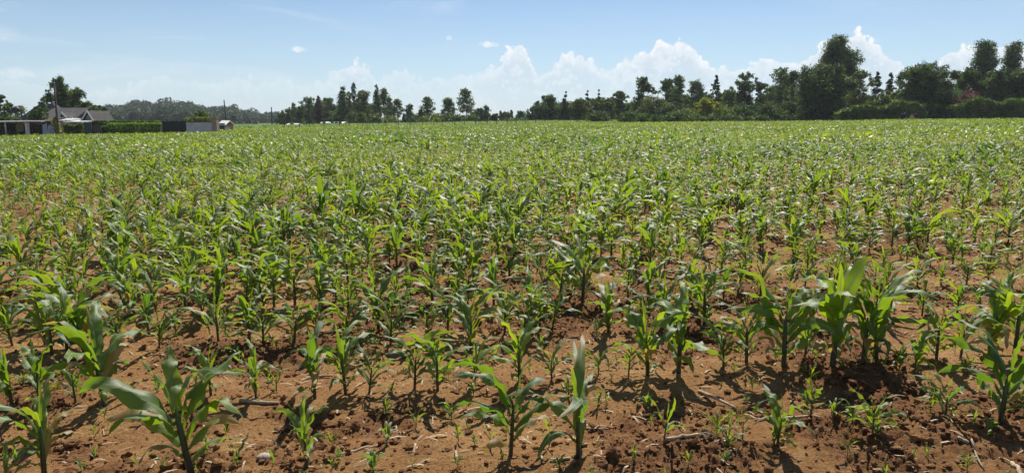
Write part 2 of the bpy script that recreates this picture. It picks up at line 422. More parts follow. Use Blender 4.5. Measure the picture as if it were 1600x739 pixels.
# ------------------------------------------------------------------ maize
def leaf(rng, z0, L, Wd, az, th0, th1, nseg, nc, shade, dry, twist=0.0, drift=0.0, wave=1.0, fold=0.30, r0=0.004, bend=1.3):
    s = np.linspace(0, 1, nseg + 1)
    th = th0 + (th1 - th0) * s ** bend + .16 * wave * np.sin(7 * s + rng.rand() * 6.28) * np.minimum(1, s * 3)
    ds = L / nseg
    a = az + drift * s ** 1.6
    dirx = np.sin(th) * np.cos(a); diry = np.sin(th) * np.sin(a); dirz = np.cos(th)
    D = np.stack([dirx, diry, dirz], 1)
    P = np.vstack([[0, 0, 0], np.cumsum((D[:-1] + D[1:]) * .5 * ds, 0)]) + np.array([r0 * math.cos(az), r0 * math.sin(az), z0])
    right = np.stack([-np.sin(a), np.cos(a), np.zeros_like(a)], 1)
    nrm = np.cross(right, D); 
    tw = twist * s
    R2 = right * np.cos(tw)[:, None] + nrm * np.sin(tw)[:, None]; N2 = -right * np.sin(tw)[:, None] + nrm * np.cos(tw)[:, None]
    w = Wd * np.minimum(1, .48 + 1.5 * s) * (1 - s ** 2.4) ** .85
    w[-1] = Wd * .01
    t = np.linspace(-1, 1, nc + 1)
    ph1, ph2 = rng.rand(2) * 6.28; k1 = 7 + rng.rand() * 9
    V = []; C = []
    for j, tj in enumerate(t):
        ph = ph1 if tj < 0 else ph2
        wav = np.sin(k1 * s * 1.5 + ph) * w * .40 * wave * abs(tj) ** 1.3 * np.minimum(1, s * 3)
        off = R2 * (tj * w / 2)[:, None] + N2 * (-(abs(tj) * w * fold * (1 - .7 * s)) - wav)[:, None] * (-1)
        V.append(P + off)
        C.append(np.stack([np.full_like(s, shade), np.full_like(s, abs(tj)), s, np.clip(dry + s ** 3 * dry * 1.5, 0, 1)], 1))
    V = np.stack(V, 1).reshape(-1, 3); C = np.stack(C, 1).reshape(-1, 4)
    i = np.arange(nseg)[:, None] * (nc + 1); j = np.arange(nc)[None, :]
    Q = np.stack([i + j, i + j + 1, i + nc + 2 + j, i + nc + 1 + j], -1).reshape(-1, 4)
    return V, Q, C
def stalk(H, rad, n=7, lean=(0, 0)):
    zs = np.array([-.05, 0.0, .06, .14, .24, .36, .46, .52]) ; rs = np.array([1.05, 1.15, 1.0, 1.05, .95, .9, .7, .25])
    a = np.arange(n) * 2 * math.pi / n
    V = np.stack([np.stack([rad * r * np.cos(a) + lean[0] * z * H, rad * r * np.sin(a) + lean[1] * z * H, np.full(n, z * H)], 1) for z, r in zip(zs, rs)]).reshape(-1, 3)
    i = np.arange(len(zs) - 1)[:, None] * n; j = np.arange(n)[None, :]
    Q = np.stack([i + j, i + (j + 1) % n, i + n + (j + 1) % n, i + n + j], -1).reshape(-1, 4)
    C = np.stack([np.repeat(.25 + .4 * zs, n), np.full(len(V), 2.0), np.repeat(zs, n), np.full(len(V), .0)], 1)
    return V, Q, C
def plant(rng, H=1.0, style='n', lod=0, az0=None, wide=1.0):
    """one maize plant as a list of (part, V, Q, C); style n normal, b big and lush, d drooping, t thin seedling"""
    nseg, nc = [(13, 4), (8, 2), (5, 2), (3, 1), (2, 1)][lod]
    nl = {'n': 10, 'b': 12, 'd': 10, 't': 5, 'u': 5}[style]
    if lod >= 3: nl = 6 if lod == 3 else 5
    if style == 't': nl = 5
    parts = []
    az0 = rng.rand() * 6.28 if az0 is None else az0
    rad = H * {'n': .021, 'b': .025, 'd': .02, 't': .014, 'u': .02}[style]
    if lod < 3: parts.append(('stalk',) + stalk(H, rad, 7 if lod == 0 else 4))
    base_shade = np.clip(rng.normal(.42, .16), 0.05, .95)
    wf = {'n': .102, 'b': .104, 'd': .098, 't': .075, 'u': .10}[style] * wide * [1, 1, 1, 1.3, 1.7][lod]
    for i in range(nl):
        k = i / (nl - 1)
        z0 = H * (.10 + .47 * k ** .9)
        az = az0 + i * math.pi + rng.normal(0, .42)
        if style in 'nb':
            L = H * (.26 + .50 * math.sin(math.pi * (.08 + .66 * k))) * rng.uniform(.75, 1.2)
            th0 = math.radians(rng.uniform(22, 42) * (1 - .6 * k)); th1 = math.radians(rng.uniform(118, 172) * (1 - .36 * k ** 1.6))
        elif style == 'd':
            L = H * (.34 + .50 * math.sin(math.pi * (.15 + .6 * k))) * rng.uniform(.85, 1.2)
            th0 = math.radians(rng.uniform(25, 42) * (1 - .6 * k)); th1 = math.radians(rng.uniform(125, 172) * (1 - .35 * k))
        else:
            L = H * (.35 + .45 * math.sin(math.pi * (.2 + .5 * k))) * rng.uniform(.85, 1.2)
            th0 = math.radians(rng.uniform(20, 38) * (1 - .6 * k)); th1 = math.radians(rng.uniform(70, 125) * (1 - .5 * k))
        wd = H * wf * (.5 + .62 * math.sin(math.pi * (.12 + .72 * k))) * rng.uniform(.85, 1.15)
        if i == nl - 1:                                   # the newest leaf, still rolled
            th0, th1 = .03, math.radians(rng.uniform(12, 40)); wd *= .6; L = H * .42
        if style == 'u' and i >= nl - 2: th0, th1 = .05, .35 + .5 * (i == nl - 2); wd = H * .21; L = H * (.72 if i == nl - 1 else .5)
        if style == 'u' and i < nl - 2: L *= .5; wd *= .8
        dry = 0.0
        if k < .35 and rng.rand() < .32: dry = rng.uniform(.35, 1.0)
        elif rng.rand() < .12: dry = rng.uniform(.15, .5)
        shade = np.clip(base_shade + rng.normal(0, .13) + (.25 if i >= nl - 2 else 0), 0, 1)
        parts.append(('leaf',) + leaf(rng, z0, L, wd, az, th0, th1, nseg, nc, shade, dry, rng.normal(0, .75), rng.normal(0, .6),
                                      rng.uniform(.5, 1.3), rng.uniform(.15, .4) if nc > 1 else 0, rad * .6))
    # bring the top to the height asked for
    zmax = max(p[1][:, 2].max() for p in parts)
    f = H / zmax
    return [(p[0], p[1] * np.array([f ** .5, f ** .5, f]), p[2], p[3]) for p in parts]

def soil_z(x, y): return float(gz(x, y) + relief(np.array([x]), np.array([y]))[0])
N_IND = [0]
PLACED = []
def add_plant_objects(parts):
    root = empty('maize_plant', (0, 0, 0))
    for nm, V, Q, C in parts:
        link(nm, mesh_np(nm, V, Q, M['maize'], C, True), root)
    return root
def copy_tree(o, parent=None):
    c = o.copy(); COL.objects.link(c); c.parent = parent
    for ch in o.children: copy_tree(ch, c)
    return c

# (px, base py, top py, style, width, label); pixel marks of the photograph turned into spots on the soil and heights in metres
G1, G2, G3, G4 = ('maize plants of the front row', 'maize plants of the second row', 'maize plants of the third row', 'maize plants of the rows behind the third')
HERO = [
 (70, 748, 600, 'b', .85, 'leafy maize plant at the left end of the front row, broad pale leaves spread low'),
 (300, 748, 545, 'b', 1.15, 'largest front-row maize plant with very broad glossy grey-green upper leaves'),
 (372, 742, 690, 't', 1.5, 'tiny bright green maize seedling right beside the broad-leaved front plant'),
 (12, 756, 700, 't', 1.5, 'short yellow-green maize seedling cut off by the bottom left corner'),
 (480, 736, 618, 'n', .9, 'slim front-row maize plant alone on bare soil, topped by one upright leaf'),
 (798, 716, 562, 'n', 1.15, 'front-row maize plant with upright fan of leaves in the middle, dark bare stalk'),
 (903, 716, 556, 'd', 1.15, 'front-row maize plant with wavy arching leaves, just right of the upright middle one'),
 (858, 700, 640, 't', 1.0, 'small shaded maize seedling between the two middle front plants'),
 (1037, 692, 612, 't', .9, 'thin maize seedling with narrow spiky leaves beside the fallen dry stalk'),
 (1120, 688, 640, 't', 1.1, 'little maize sprout just left of the three-plant clump on the right'),
 (1160, 693, 622, 't', 1.4, 'short maize plant on the left of the clump, small upright leaves'),
 (1214, 700, 612, 'd', 1.3, 'short drooping maize plant in the clump with leaf tips hanging to the soil'),
 (1266, 660, 583, 'u', 1.0, 'maize plant with one broad backlit yellow-green leaf standing straight up'),
 (1362, 690, 622, 'd', 1.3, 'low spreading maize plant with folded leaves, alone on the soil at the right'),
 (1476, 665, 598, 'd', 1.2, 'small grey-green maize plant in front of the tall right-edge plant'),
 (1562, 668, 520, 'b', 1.2, 'tall wide-leaved maize plant at the right end of the front row'),
 (1600, 640, 560, 'n', 1.0, 'maize plant half cut off by the right edge of the picture'),
]
HERO2 = [   # second row
 (20, 640, 540, 'b', 1.2), (62, 632, 530, 'n', 1.2), (165, 636, 475, 'b', 1.05), (118, 628, 560, 'n', 1.), (206, 628, 590, 't', 1.4), (330, 622, 530, 'n', 1.1),
 (400, 624, 540, 'n', 1.), (432, 612, 560, 't', 1.), (492, 622, 500, 'd', 1.1), (540, 615, 500, 'n', 1.), (577, 613, 535, 'n', 1.), (648, 608, 512, 'n', 1.15),
 (684, 612, 508, 'n', 1.1), (742, 604, 535, 'd', .9), (812, 600, 478, 'n', 1.1), (862, 598, 530, 'n', 1.), (935, 590, 545, 'd', 1.), (982, 588, 530, 'n', .9), (1012, 590, 468, 'b', 1.1),
 (1060, 586, 440, 'b', 1.2), (1130, 582, 498, 'n', 1.1), (1166, 572, 470, 'b', 1.), (1224, 582, 432, 'b', 1.3), (1256, 574, 500, 'n', .9), (1300, 584, 412, 'b', 1.35),
 (1348, 570, 435, 'b', 1.1), (1368, 568, 430, 'b', 1.2), (1404, 585, 540, 'd', 1.1), (1428, 592, 520, 'd', 1.), (1462, 570, 465, 'n', 1.2), (1500, 566, 480, 'n', 1.1),
 (1545, 560, 440, 'b', 1.2), (1585, 556, 430, 'b', 1.1)]
L2 = {(165, 636): 'big dark-stalked maize plant with long twisting leaves, second row on the left',
      (492, 622): 'second-row maize plant whose glossy leaves droop like ribbons, left of centre',
      (648, 608): 'left one of a pair of slim evenly leafy maize plants above a lying pale stalk',
      (684, 612): 'right one of a pair of slim evenly leafy maize plants above a lying pale stalk',
      (1060, 586): 'tall dark green maize plant with fat stalk, just left of the biggest clump',
      (1224, 582): 'very tall dark maize plant forming the left side of the biggest clump',
      (1300, 584): 'tallest maize plant of the whole row, arching dark leaves in the biggest clump',
      (1348, 570): 'slender tall maize plant squeezed inside the right half of the biggest clump',
      (1368, 568): 'tall maize plant forming the right side of the biggest clump, bare dark lower stalk',
      (1404, 585): 'low pale wilted maize plant lying at the foot of the biggest clump',
      (206, 628): 'bright small maize seedling right at the foot of the twisting-leaved plant',
      (935, 590): 'yellowing maize plant with drooping dry lower leaves in the second row middle'}
HERO3 = [   # third row and a few strong plants behind it
 (20, 545, 470, 'n', 1.), (70, 540, 450, 'd', 1.), (128, 545, 412, 'b', 1.), (232, 520, 440, 'n', 1.), (275, 520, 470, 'n', 1.), (328, 520, 472, 't', 1.3), (352, 522, 470, 'n', .9),
 (545, 505, 425, 'n', 1.), (592, 520, 415, 'b', 1.1), (628, 500, 440, 'n', 1.), (735, 545, 450, 'd', 1.1), (700, 520, 430, 'n', 1.), (790, 505, 440, 'n', 1.), (830, 498, 420, 'n', 1.1),
 (910, 480, 375, 'b', 1.2), (950, 500, 440, 'n', 1.), (1090, 500, 430, 'n', 1.), (1440, 500, 440, 'n', 1.), (1380, 480, 400, 'n', 1.), (290, 478, 395, 'b', 1.), (190, 470, 380, 'b', 1.),
 (215, 465, 395, 'n', 1.), (430, 470, 400, 'n', 1.), (575, 400, 330, 'b', 1.2), (1240, 400, 330, 'b', 1.), (440, 400, 330, 'b', 1.2)]

PR = np.random.RandomState(11)
def top_height(p, ytop):
    return max(.08, at(0, ytop, p.y).z - p.z)
def hero(h, label, group):
    x, yb, yt, st, wd = h
    p = ground_at(x, yb); H = top_height(p, yt)
    root = add_plant_objects(plant(PR, H, st, 0, None, wd))
    root.location = (p.x, p.y, soil_z(p.x, p.y) - .005)
    root.rotation_euler = (PR.normal(0, .05), PR.normal(0, .05), PR.rand() * 6.28)
    tag(root, label, 'maize plant', group); PLACED.append((p.x, p.y)); N_IND[0] += 1
for h in HERO: hero(h[:5], h[5], G1)
for h in HERO2:
    hero(h, L2.get(h[:2], 'green maize plant of middling height in the second row from the front'), G2)
for h in HERO3:
    far = h[1] < 495
    hero(h, 'green maize plant in the crowded rows behind the third row' if far else 'green maize plant in the third row from the front, on rough red soil', G4 if far else G3)

def field_points():
    pts = []
    rs = np.random.RandomState(21)
    k = 0
    PA = np.array(PLACED)
    while True:
        y0 = 2.96 + .87 * k
        if y0 > 175: break
        half = y0 * .98 + 6
        xs = np.arange(-half, half, .15 if y0 < 8 else (.13 if y0 < 16 else .12))
        xs = xs + rs.normal(0, .05, len(xs)); ys = y0 + .09 * xs + rs.normal(0, .055 if y0 < 8 else .11, len(xs)) + (.25 * (fbm(xs, np.full_like(xs, y0), .12, 2, 31) - .5) if k > 3 else 0)
        pts.append(np.stack([xs, ys, np.full(len(xs), k)], 1))
        if k > 3:                                        # stray smaller plants between the drilled rows
            xe = np.arange(-half, half, .30); xe = xe + rs.normal(0, .12, len(xe)); xe = xe[rs.rand(len(xe)) < .75]
            pts.append(np.stack([xe, y0 + .43 + .09 * xe + rs.normal(0, .14, len(xe)), np.full(len(xe), k + .5)], 1))
        k += 1
    P = np.concatenate(pts)
    az = np.arctan2(P[:, 0], P[:, 1])
    keep = (P[:, 1] < field_far(az) - 1.0) & (P[:, 1] > 1.2)
    keep &= rs.rand(len(P)) > np.where(P[:, 1] < 12, .10, .04)
    thin = fbm(P[:, 0], P[:, 1], .16, 3, 41)
    keep &= ~((thin < .34) & (rs.rand(len(P)) < .18))
    # inside the first three rows the frame is filled by the plants measured one by one
    px = 800 + F * P[:, 0] / (P[:, 1] * math.cos(PITCH) + CH * math.sin(PITCH))
    inframe = (px > -20) & (px < 1620)
    keep &= ~((P[:, 2] < 1) & inframe); keep &= ~((P[:, 2] == 1) & inframe & (rs.rand(len(P)) < .3))
    keep &= ~((P[:, 2] == 2) & inframe & (rs.rand(len(P)) < .2))
    P = P[keep]; px = px[keep]
    near = P[:, 1] < 14
    bad = np.zeros(len(P), bool)
    idx = np.where(near)[0]
    d2 = ((P[idx, None, :2] - PA[None]) ** 2).sum(-1).min(1)
    bad[idx[d2 < .17 ** 2]] = True
    return P[~bad], px[~bad]
FP, FPX = field_points()
rs = np.random.RandomState(33)
nlow = fbm(FP[:, 0], FP[:, 1], .11, 3, 51)
FH = np.clip(.30 * (.45 + 1.1 * nlow) * np.exp(rs.normal(0, .25, len(FP))), .11, .80)
FH = np.where(FP[:, 1] < 9, np.minimum(FH, .46), FH); FH = np.where(FP[:, 2] < 2, np.minimum(FH, .30), FH); FH = np.where(FP[:, 2] % 1 > .2, FH * .82, FH); FH = np.where(FP[:, 1] > 11, FH * np.interp(FP[:, 1], [11, 40], [1.0, 1.12]), FH); FH = np.where(FP[:, 1] > 40, np.clip(FH, .30, .55), FH)
fdist = np.hypot(FP[:, 0], FP[:, 1])
vis = (FPX > -15) & (FPX < 1615)
order = np.argsort(-(FH / fdist) * vis)
n_more = 300 - N_IND[0]
# the largest-looking ones become plants of their own, nearest first
cand = np.where(vis)[0]; cand = cand[np.argsort(fdist[cand])][:n_more]
ind = np.zeros(len(FP), bool); ind[cand] = True
protos = []
for q in range(16):
    st = 'nnbndnnbtnndnnbd'[q]
    r_ = add_plant_objects(plant(PR, 1.0, st, 0, None, 1.0)); protos.append([r_, False, st])
for i in cand:
    H = FH[i]
    q = rs.randint(16)
    if H < .22: q = 8
    pr = protos[q]
    if not pr[1]: o = pr[0]; pr[1] = True
    else: o = copy_tree(pr[0])
    x, y = FP[i, 0], FP[i, 1]
    o.location = (x, y, soil_z(x, y) - .005); o.scale = (H * rs.uniform(.9, 1.2), H * rs.uniform(.9, 1.2), H)
    o.rotation_euler = (rs.normal(0, .06), rs.normal(0, .06), rs.rand() * 6.28)
    if FP[i, 2] == 1: tag(o, 'smaller maize plant squeezed between the larger plants of the second row', 'maize plant', G2)
    elif FP[i, 2] <= 2: tag(o, 'green maize plant in the third row from the front, on rough red soil', 'maize plant', G3)
    else: tag(o, 'green maize plant in the crowded rows behind the third row', 'maize plant', G4)
for pr in protos:
    if not pr[1]:
        for ch in list(pr[0].children): bpy.data.objects.remove(ch)
        bpy.data.objects.remove(pr[0])

def field_stuff():
    rest = np.where(~ind)[0]
    lim = [(0, 15, 1), (15, 34, 2), (34, 70, 3), (70, 400, 4)]
    VV, QQ, CC = [], [], []; base = 0
    rv = np.random.RandomState(77)
    for a, b, lod in lim:
        sel = rest[(fdist[rest] >= a) & (fdist[rest] < b)]
        nv = 14
        which = rv.randint(0, nv, len(sel))
        for v in range(nv):
            parts = plant(rv, 1.0, 'nnbndnnbtnndnn'[v], lod)
            V = []; Q = []; C = []; n0 = 0
            for _, pv, pq, pc in parts:
                V.append(pv); Q.append(pq + n0); C.append(pc); n0 += len(pv)
            V = np.vstack(V); Q = np.vstack(Q); C = np.vstack(C)
            s_ = sel[which == v]; m = len(s_)
            if not m: continue
            H = FH[s_]; ang = rv.rand(m) * 6.28; ca, sa = np.cos(ang), np.sin(ang)
            x, y = FP[s_, 0], FP[s_, 1]; z = gz(x, y) + relief(x, y)
            wxy = H * rv.uniform(.95, 1.3, m)
            X = (V[None, :, 0] * ca[:, None] - V[None, :, 1] * sa[:, None]) * wxy[:, None] + x[:, None]
            Yv = (V[None, :, 0] * sa[:, None] + V[None, :, 1] * ca[:, None]) * wxy[:, None] + y[:, None]
            Z = V[None, :, 2] * H[:, None] + z[:, None]
            VV.append(np.stack([X, Yv, Z], -1).reshape(-1, 3).astype(np.float32))
            QQ.append((Q[None] + (np.arange(m) * n0)[:, None, None]).reshape(-1, 4) + base)
            cc = np.repeat(C[None], m, 0); 
            tone = rv.normal(-.02, .17, m) + (fbm(x, y, .07, 3, 61) - .5) * .9 - np.interp(y, [20, 60], [0, .16])
            cc[:, :, 0] = np.clip(cc[:, :, 0] + tone[:, None], 0, 1)
            CC.append(cc.reshape(-1, 4).astype(np.float32)); base += m * n0
    me = mesh_np('maize_field', np.vstack(VV), np.vstack(QQ), M['maize'], np.vstack(CC), True)
    o = link('maize_field', me)
    tag(o, 'wide field of young green maize beyond the nearest rows, reaching to the trees', 'maize field', None, 'stuff')
    print('field verts', base, 'plants', len(rest))
field_stuff()

# ------------------------------------------------------------------ trees
def quads(rng, P, size, nout=None, up=.25):
    """leaf-sized four-sided faces at the points P, turned every way"""
    n = len(P)
    a = rng.normal(0, 1, (n, 3)); 
    if nout is not None: a = a * .8 + nout * .9
    a[:, 2] += up; a /= np.linalg.norm(a, axis=1)[:, None] + 1e-9
    b = np.cross(a, rng.normal(0, 1, (n, 3))); b /= np.linalg.norm(b, axis=1)[:, None] + 1e-9
    c = np.cross(a, b)
    s = size * rng.uniform(.55, 1.25, n)
    s1 = s[:, None]; s2 = (s * rng.uniform(.45, .8, n))[:, None]
    V = np.stack([P - b * s1, P - c * s2 * .9 + b * s1 * .1, P + b * s1, P + c * s2 * .8], 1)
    return V.reshape(-1, 3), np.arange(n * 4).reshape(-1, 4)
def crown_mesh(rng, lobes, size, mat, dens=1.0, clump=.28, tone=0.0):
    """lobes: (x, y, z, rx, ry, rz)"""
    Ps, No, Tn = [], [], []
    for (x, y, z, rx, ry, rz) in lobes:
        rm = (rx * ry * rz) ** (1 / 3)
        ncl = max(9, int(17 * dens * min(3, rm)))
        d = rng.normal(0, 1, (ncl, 3)); d /= np.linalg.norm(d, axis=1)[:, None]
        rad = rng.uniform(.45, 1.05, ncl)[:, None]
        cc = d * rad * np.array([rx, ry, rz]) + np.array([x, y, z])
        area = 4 * math.pi * rm * rm
        per = max(6, int(area * 2.0 * dens / (size * size * 2.0) / ncl))
        off = rng.normal(0, 1, (ncl, per, 3)) * clump * np.array([rx, ry, rz * .75])
        P = (cc[:, None] + off).reshape(-1, 3)
        tn = np.repeat(rng.normal(.46, .32, ncl), per) + rng.normal(0, .12, ncl * per) + tone
        Ps.append(P); No.append((P - np.array([x, y, z])) / rm); Tn.append(tn)
    P = np.vstack(Ps); No = np.vstack(No); Tn = np.clip(np.concatenate(Tn), 0, 1)
    V, Q = quads(rng, P, size, No)
    C = np.repeat(Tn[:, None], 4, 0); C = np.concatenate([C, C, C], 1)
    return mesh_np('crown', V, Q, mat, C, False)
def make_tree(px, ytop, wpx, kind, Y, mat, label, name='tree', seed=0, tone=0.0, dens=1.0, cat='tree', group='trees along the far field edge', basew=None):
    rng = np.random.RandomState(seed * 7 + int(px))
    top = at(px, ytop, Y); x0 = top.x; z0 = float(gz(x0, Y)); H = max(1.0, top.z - z0); Wd = wpx / F * Y
    Wd *= 1.12; root = empty(name, (x0, Y, z0 - .05)); tag(root, label, cat, group)
    R = Wd / 2; lob = []; limbs = []
    size = max(.13, Y * .0013)
    bark = M['bark']
    if kind == 'euc':            # bare trunk, open crown of separate clouds of leaves
        bark = M['palebark']; n = 15
        for i in range(n):
            k = i / (n - 1); zz = H * (.36 + .56 * k); rr = R * (1 - .72 * max(0, (k - .35) / .65) ** 1.3) * (.75 + .25 * min(1, k * 3))
            a = i * 2.4 + rng.rand(); q = rr * rng.uniform(.25, .72)
            c = rng.uniform(.3, .46) * R
            lob.append((q * math.cos(a), q * math.sin(a), zz, c, c, c * rng.uniform(.55, .8)))
        lob.append((0, 0, H - R * .38, R * .38, R * .38, R * .38))
    elif kind == 'peak':         # broad peaked crown of upright boughs high above the ground
        n = 34
        for i in range(n):
            k = rng.rand() ** 1.35; zz = H * (.54 + .40 * k); rr = R * (1 - k) ** .8 + R * .04
            a = rng.rand() * 6.28; q = rr * rng.uniform(.1, .95); c = R * rng.uniform(.14, .26)
            lob.append((q * math.cos(a), q * math.sin(a), min(zz, H - c), c, c, c * 1.25))
        for i in range(8):
            a = rng.rand() * 6.28; c = R * .25; lob.append((R * .5 * math.cos(a), R * .5 * math.sin(a), H * rng.uniform(.25, .5), c, c, c))
    elif kind == 'slim':         # tall narrow upright crown
        n = max(9, int(1.5 * H / max(R, .5)) + 4)
        for i in range(n):
            k = i / (n - 1); zz = H * (.22 + .72 * k); rr = R * (.95 - .6 * k ** 2)
            a = rng.rand() * 6.28; q = rr * rng.uniform(.05, .38)
            c = rr * rng.uniform(.62, .9)
            lob.append((q * math.cos(a), q * math.sin(a), zz, c, c, c * 1.25))
    elif kind == 'head':         # long bare stem carrying one upright egg-shaped head
        n = 11
        for i in range(n):
            k = i / (n - 1); zz = H * (.56 + .38 * k); rr = R * math.sin(math.pi * (.22 + .66 * k)) 
            a = i * 2.4; q = rr * rng.uniform(.2, .55); c = R * rng.uniform(.38, .52)
            lob.append((q * math.cos(a), q * math.sin(a), zz, c, c, c * 1.15))
        for i in range(4):
            a = rng.rand() * 6.28; c = R * .35
            lob.append((R * .5 * math.cos(a), R * .5 * math.sin(a), H * rng.uniform(.3, .5), c, c, c))
    elif kind == 'round':        # full crown almost to the ground
        n = int(30 + 1.6 * Wd)
        for i in range(n):
            k = rng.rand(); zz = H * (.08 + .84 * k); prof = math.sqrt(max(.02, 1 - (max(0, k - .22) / .80) ** 1.9)) * (.8 + .2 * min(1, k * 4))
            a = rng.rand() * 6.28; q = R * prof * rng.uniform(.2, .84); c = R * rng.uniform(.2, .36)
            lob.append((q * math.cos(a), q * math.sin(a), min(zz, H - c * (.7 + .7 * rng.rand())), c, c, c * .8))
        lob.append((0, 0, H - R * .32, R * .34, R * .34, R * .3))
        for i in range(15):                              # boughs that break the outline
            a = rng.rand() * 6.28; e = rng.uniform(.1, 1.35); c = R * rng.uniform(.10, .20)
            lob.append((R * math.cos(e) * math.cos(a) * rng.uniform(.85, 1.12), R * math.cos(e) * math.sin(a), H * .62 + (H * .36 + R * .04) * math.sin(e) - c * .3, c, c, c * 1.1))
    elif kind == 'cone':
        n = max(9, int(H * 1.1))
        for i in range(n):
            k = i / (n - 1); zz = H * (.08 + .88 * k); rr = R * (1 - k) ** .85 + R * .06
            for j in range(4 if k < .75 else 2):
                a = rng.rand() * 6.28; q = rr * .5; c = rr * rng.uniform(.42, .6)
                lob.append((q * math.cos(a), q * math.sin(a), zz + rng.normal(0, .1), c, c, c * .55 + .12))
    elif kind == 'arau':         # spire with sparse tiers of short branches
        n = 9
        for i in range(n):
            k = i / (n - 1); zz = H * (.40 + .55 * k); rr = R * ([.5, .75, 1, .95, .8, .6, .42, .26, .14][i])
            for j in range(5):
                a = j * 1.26 + rng.rand() * 1.2; c = max(.14, rr * rng.uniform(.18, .36)); rr2 = rr * rng.uniform(.45, 1.05)
                e = (rr2 * .85 * math.cos(a), rr2 * .85 * math.sin(a), zz + rr2 * rng.uniform(.05, .4) + rng.normal(0, .15))
                lob.append(e + (c, c, c * .6)); limbs.append(((0, 0, zz - .1), e, .05))
        lob.append((0, 0, H - .3, .12, .12, .4))
    elif kind == 'tuft':         # bare stems topped by layered spiky tiers
        for i in range(7):
            k = i / 6; zz = H * (.48 + .48 * k); rr = R * (.95 - .8 * k ** 1.2)
            for j in range(6):
                a = j * 1.05 + rng.rand() * .5; c = rr * .26 + .05
                rr2 = rr * rng.uniform(.4, 1.1)
                e = (rr2 * .75 * math.cos(a), rr2 * .75 * math.sin(a), zz + rng.normal(0, .28) + rr2 * rng.uniform(-.2, .3))
                lob.append(e + (c * 1.2, c * 1.2, c * .6)); limbs.append(((0, 0, zz), e, .04))
        lob.append((0, 0, H - .25, .18, .18, .3))
    elif kind == 'bush':
        n = int(7 + Wd * 1.1)
        for i in range(n):
            a = rng.rand() * 6.28; q = R * math.sqrt(rng.rand()) * .78; c = min(R, H) * rng.uniform(.24, .4)
            zz = rng.uniform(.15, 1) * (H * math.sqrt(max(.1, 1 - (q / R) ** 2)) - c * .8)
            lob.append((q * math.cos(a), q * math.sin(a), max(c * .4, zz), c, c, c * .85))
        lob.append((0, 0, H * .5, R * .6, R * .6, H * .46))
    # trunk and limbs
    t = MB()
    tr = max(.08, H * (.016 if kind in ('euc', 'head', 'tuft', 'arau') else .02))
    lean = rng.normal(0, .02 * H, 2)
    tp = [(lean[0] * k * k, lean[1] * k * k, H * .9 * k) for k in (0, .15, .35, .6, .8, 1)]
    if kind == 'bush': tp = [(0, 0, 0), (.05, 0, H * .35), (.1, .05, H * .6)]; t.tube(tp, [tr, tr * .7, tr * .3], 6)
    else: t.tube(tp, [tr * 1.3, tr, tr * .85, tr * .55, tr * .35, tr * .1], 7)
    if kind == 'tuft':
        for dx in (-.4, .5): t.tube([(dx * .6, 0, 0), (dx * R * .8, .2, H * .5)], [tr * .7, tr * .3], 5)
    if not limbs:
        for l in sorted(lob, key=lambda l: -l[3])[:9]:
            zb = max(H * .12, l[2] - math.hypot(l[0], l[1]) * 1.1 - .4)
            limbs.append(((0, 0, zb), (l[0] * .9, l[1] * .9, l[2]), tr * .35))
    for a, b, r in limbs:
        mid = tuple((a[i] + b[i]) / 2 + rng.normal(0, .06) * R for i in range(3))
        t.tube([a, mid, b], [r, r * .7, r * .25], 4, False)
    t.build('trunk', bark, root)
    cl = .27 if kind not in ('arau', 'tuft', 'cone') else .4
    link('crown', crown_mesh(rng, lob, size, mat, dens, cl, tone), root)
    return root

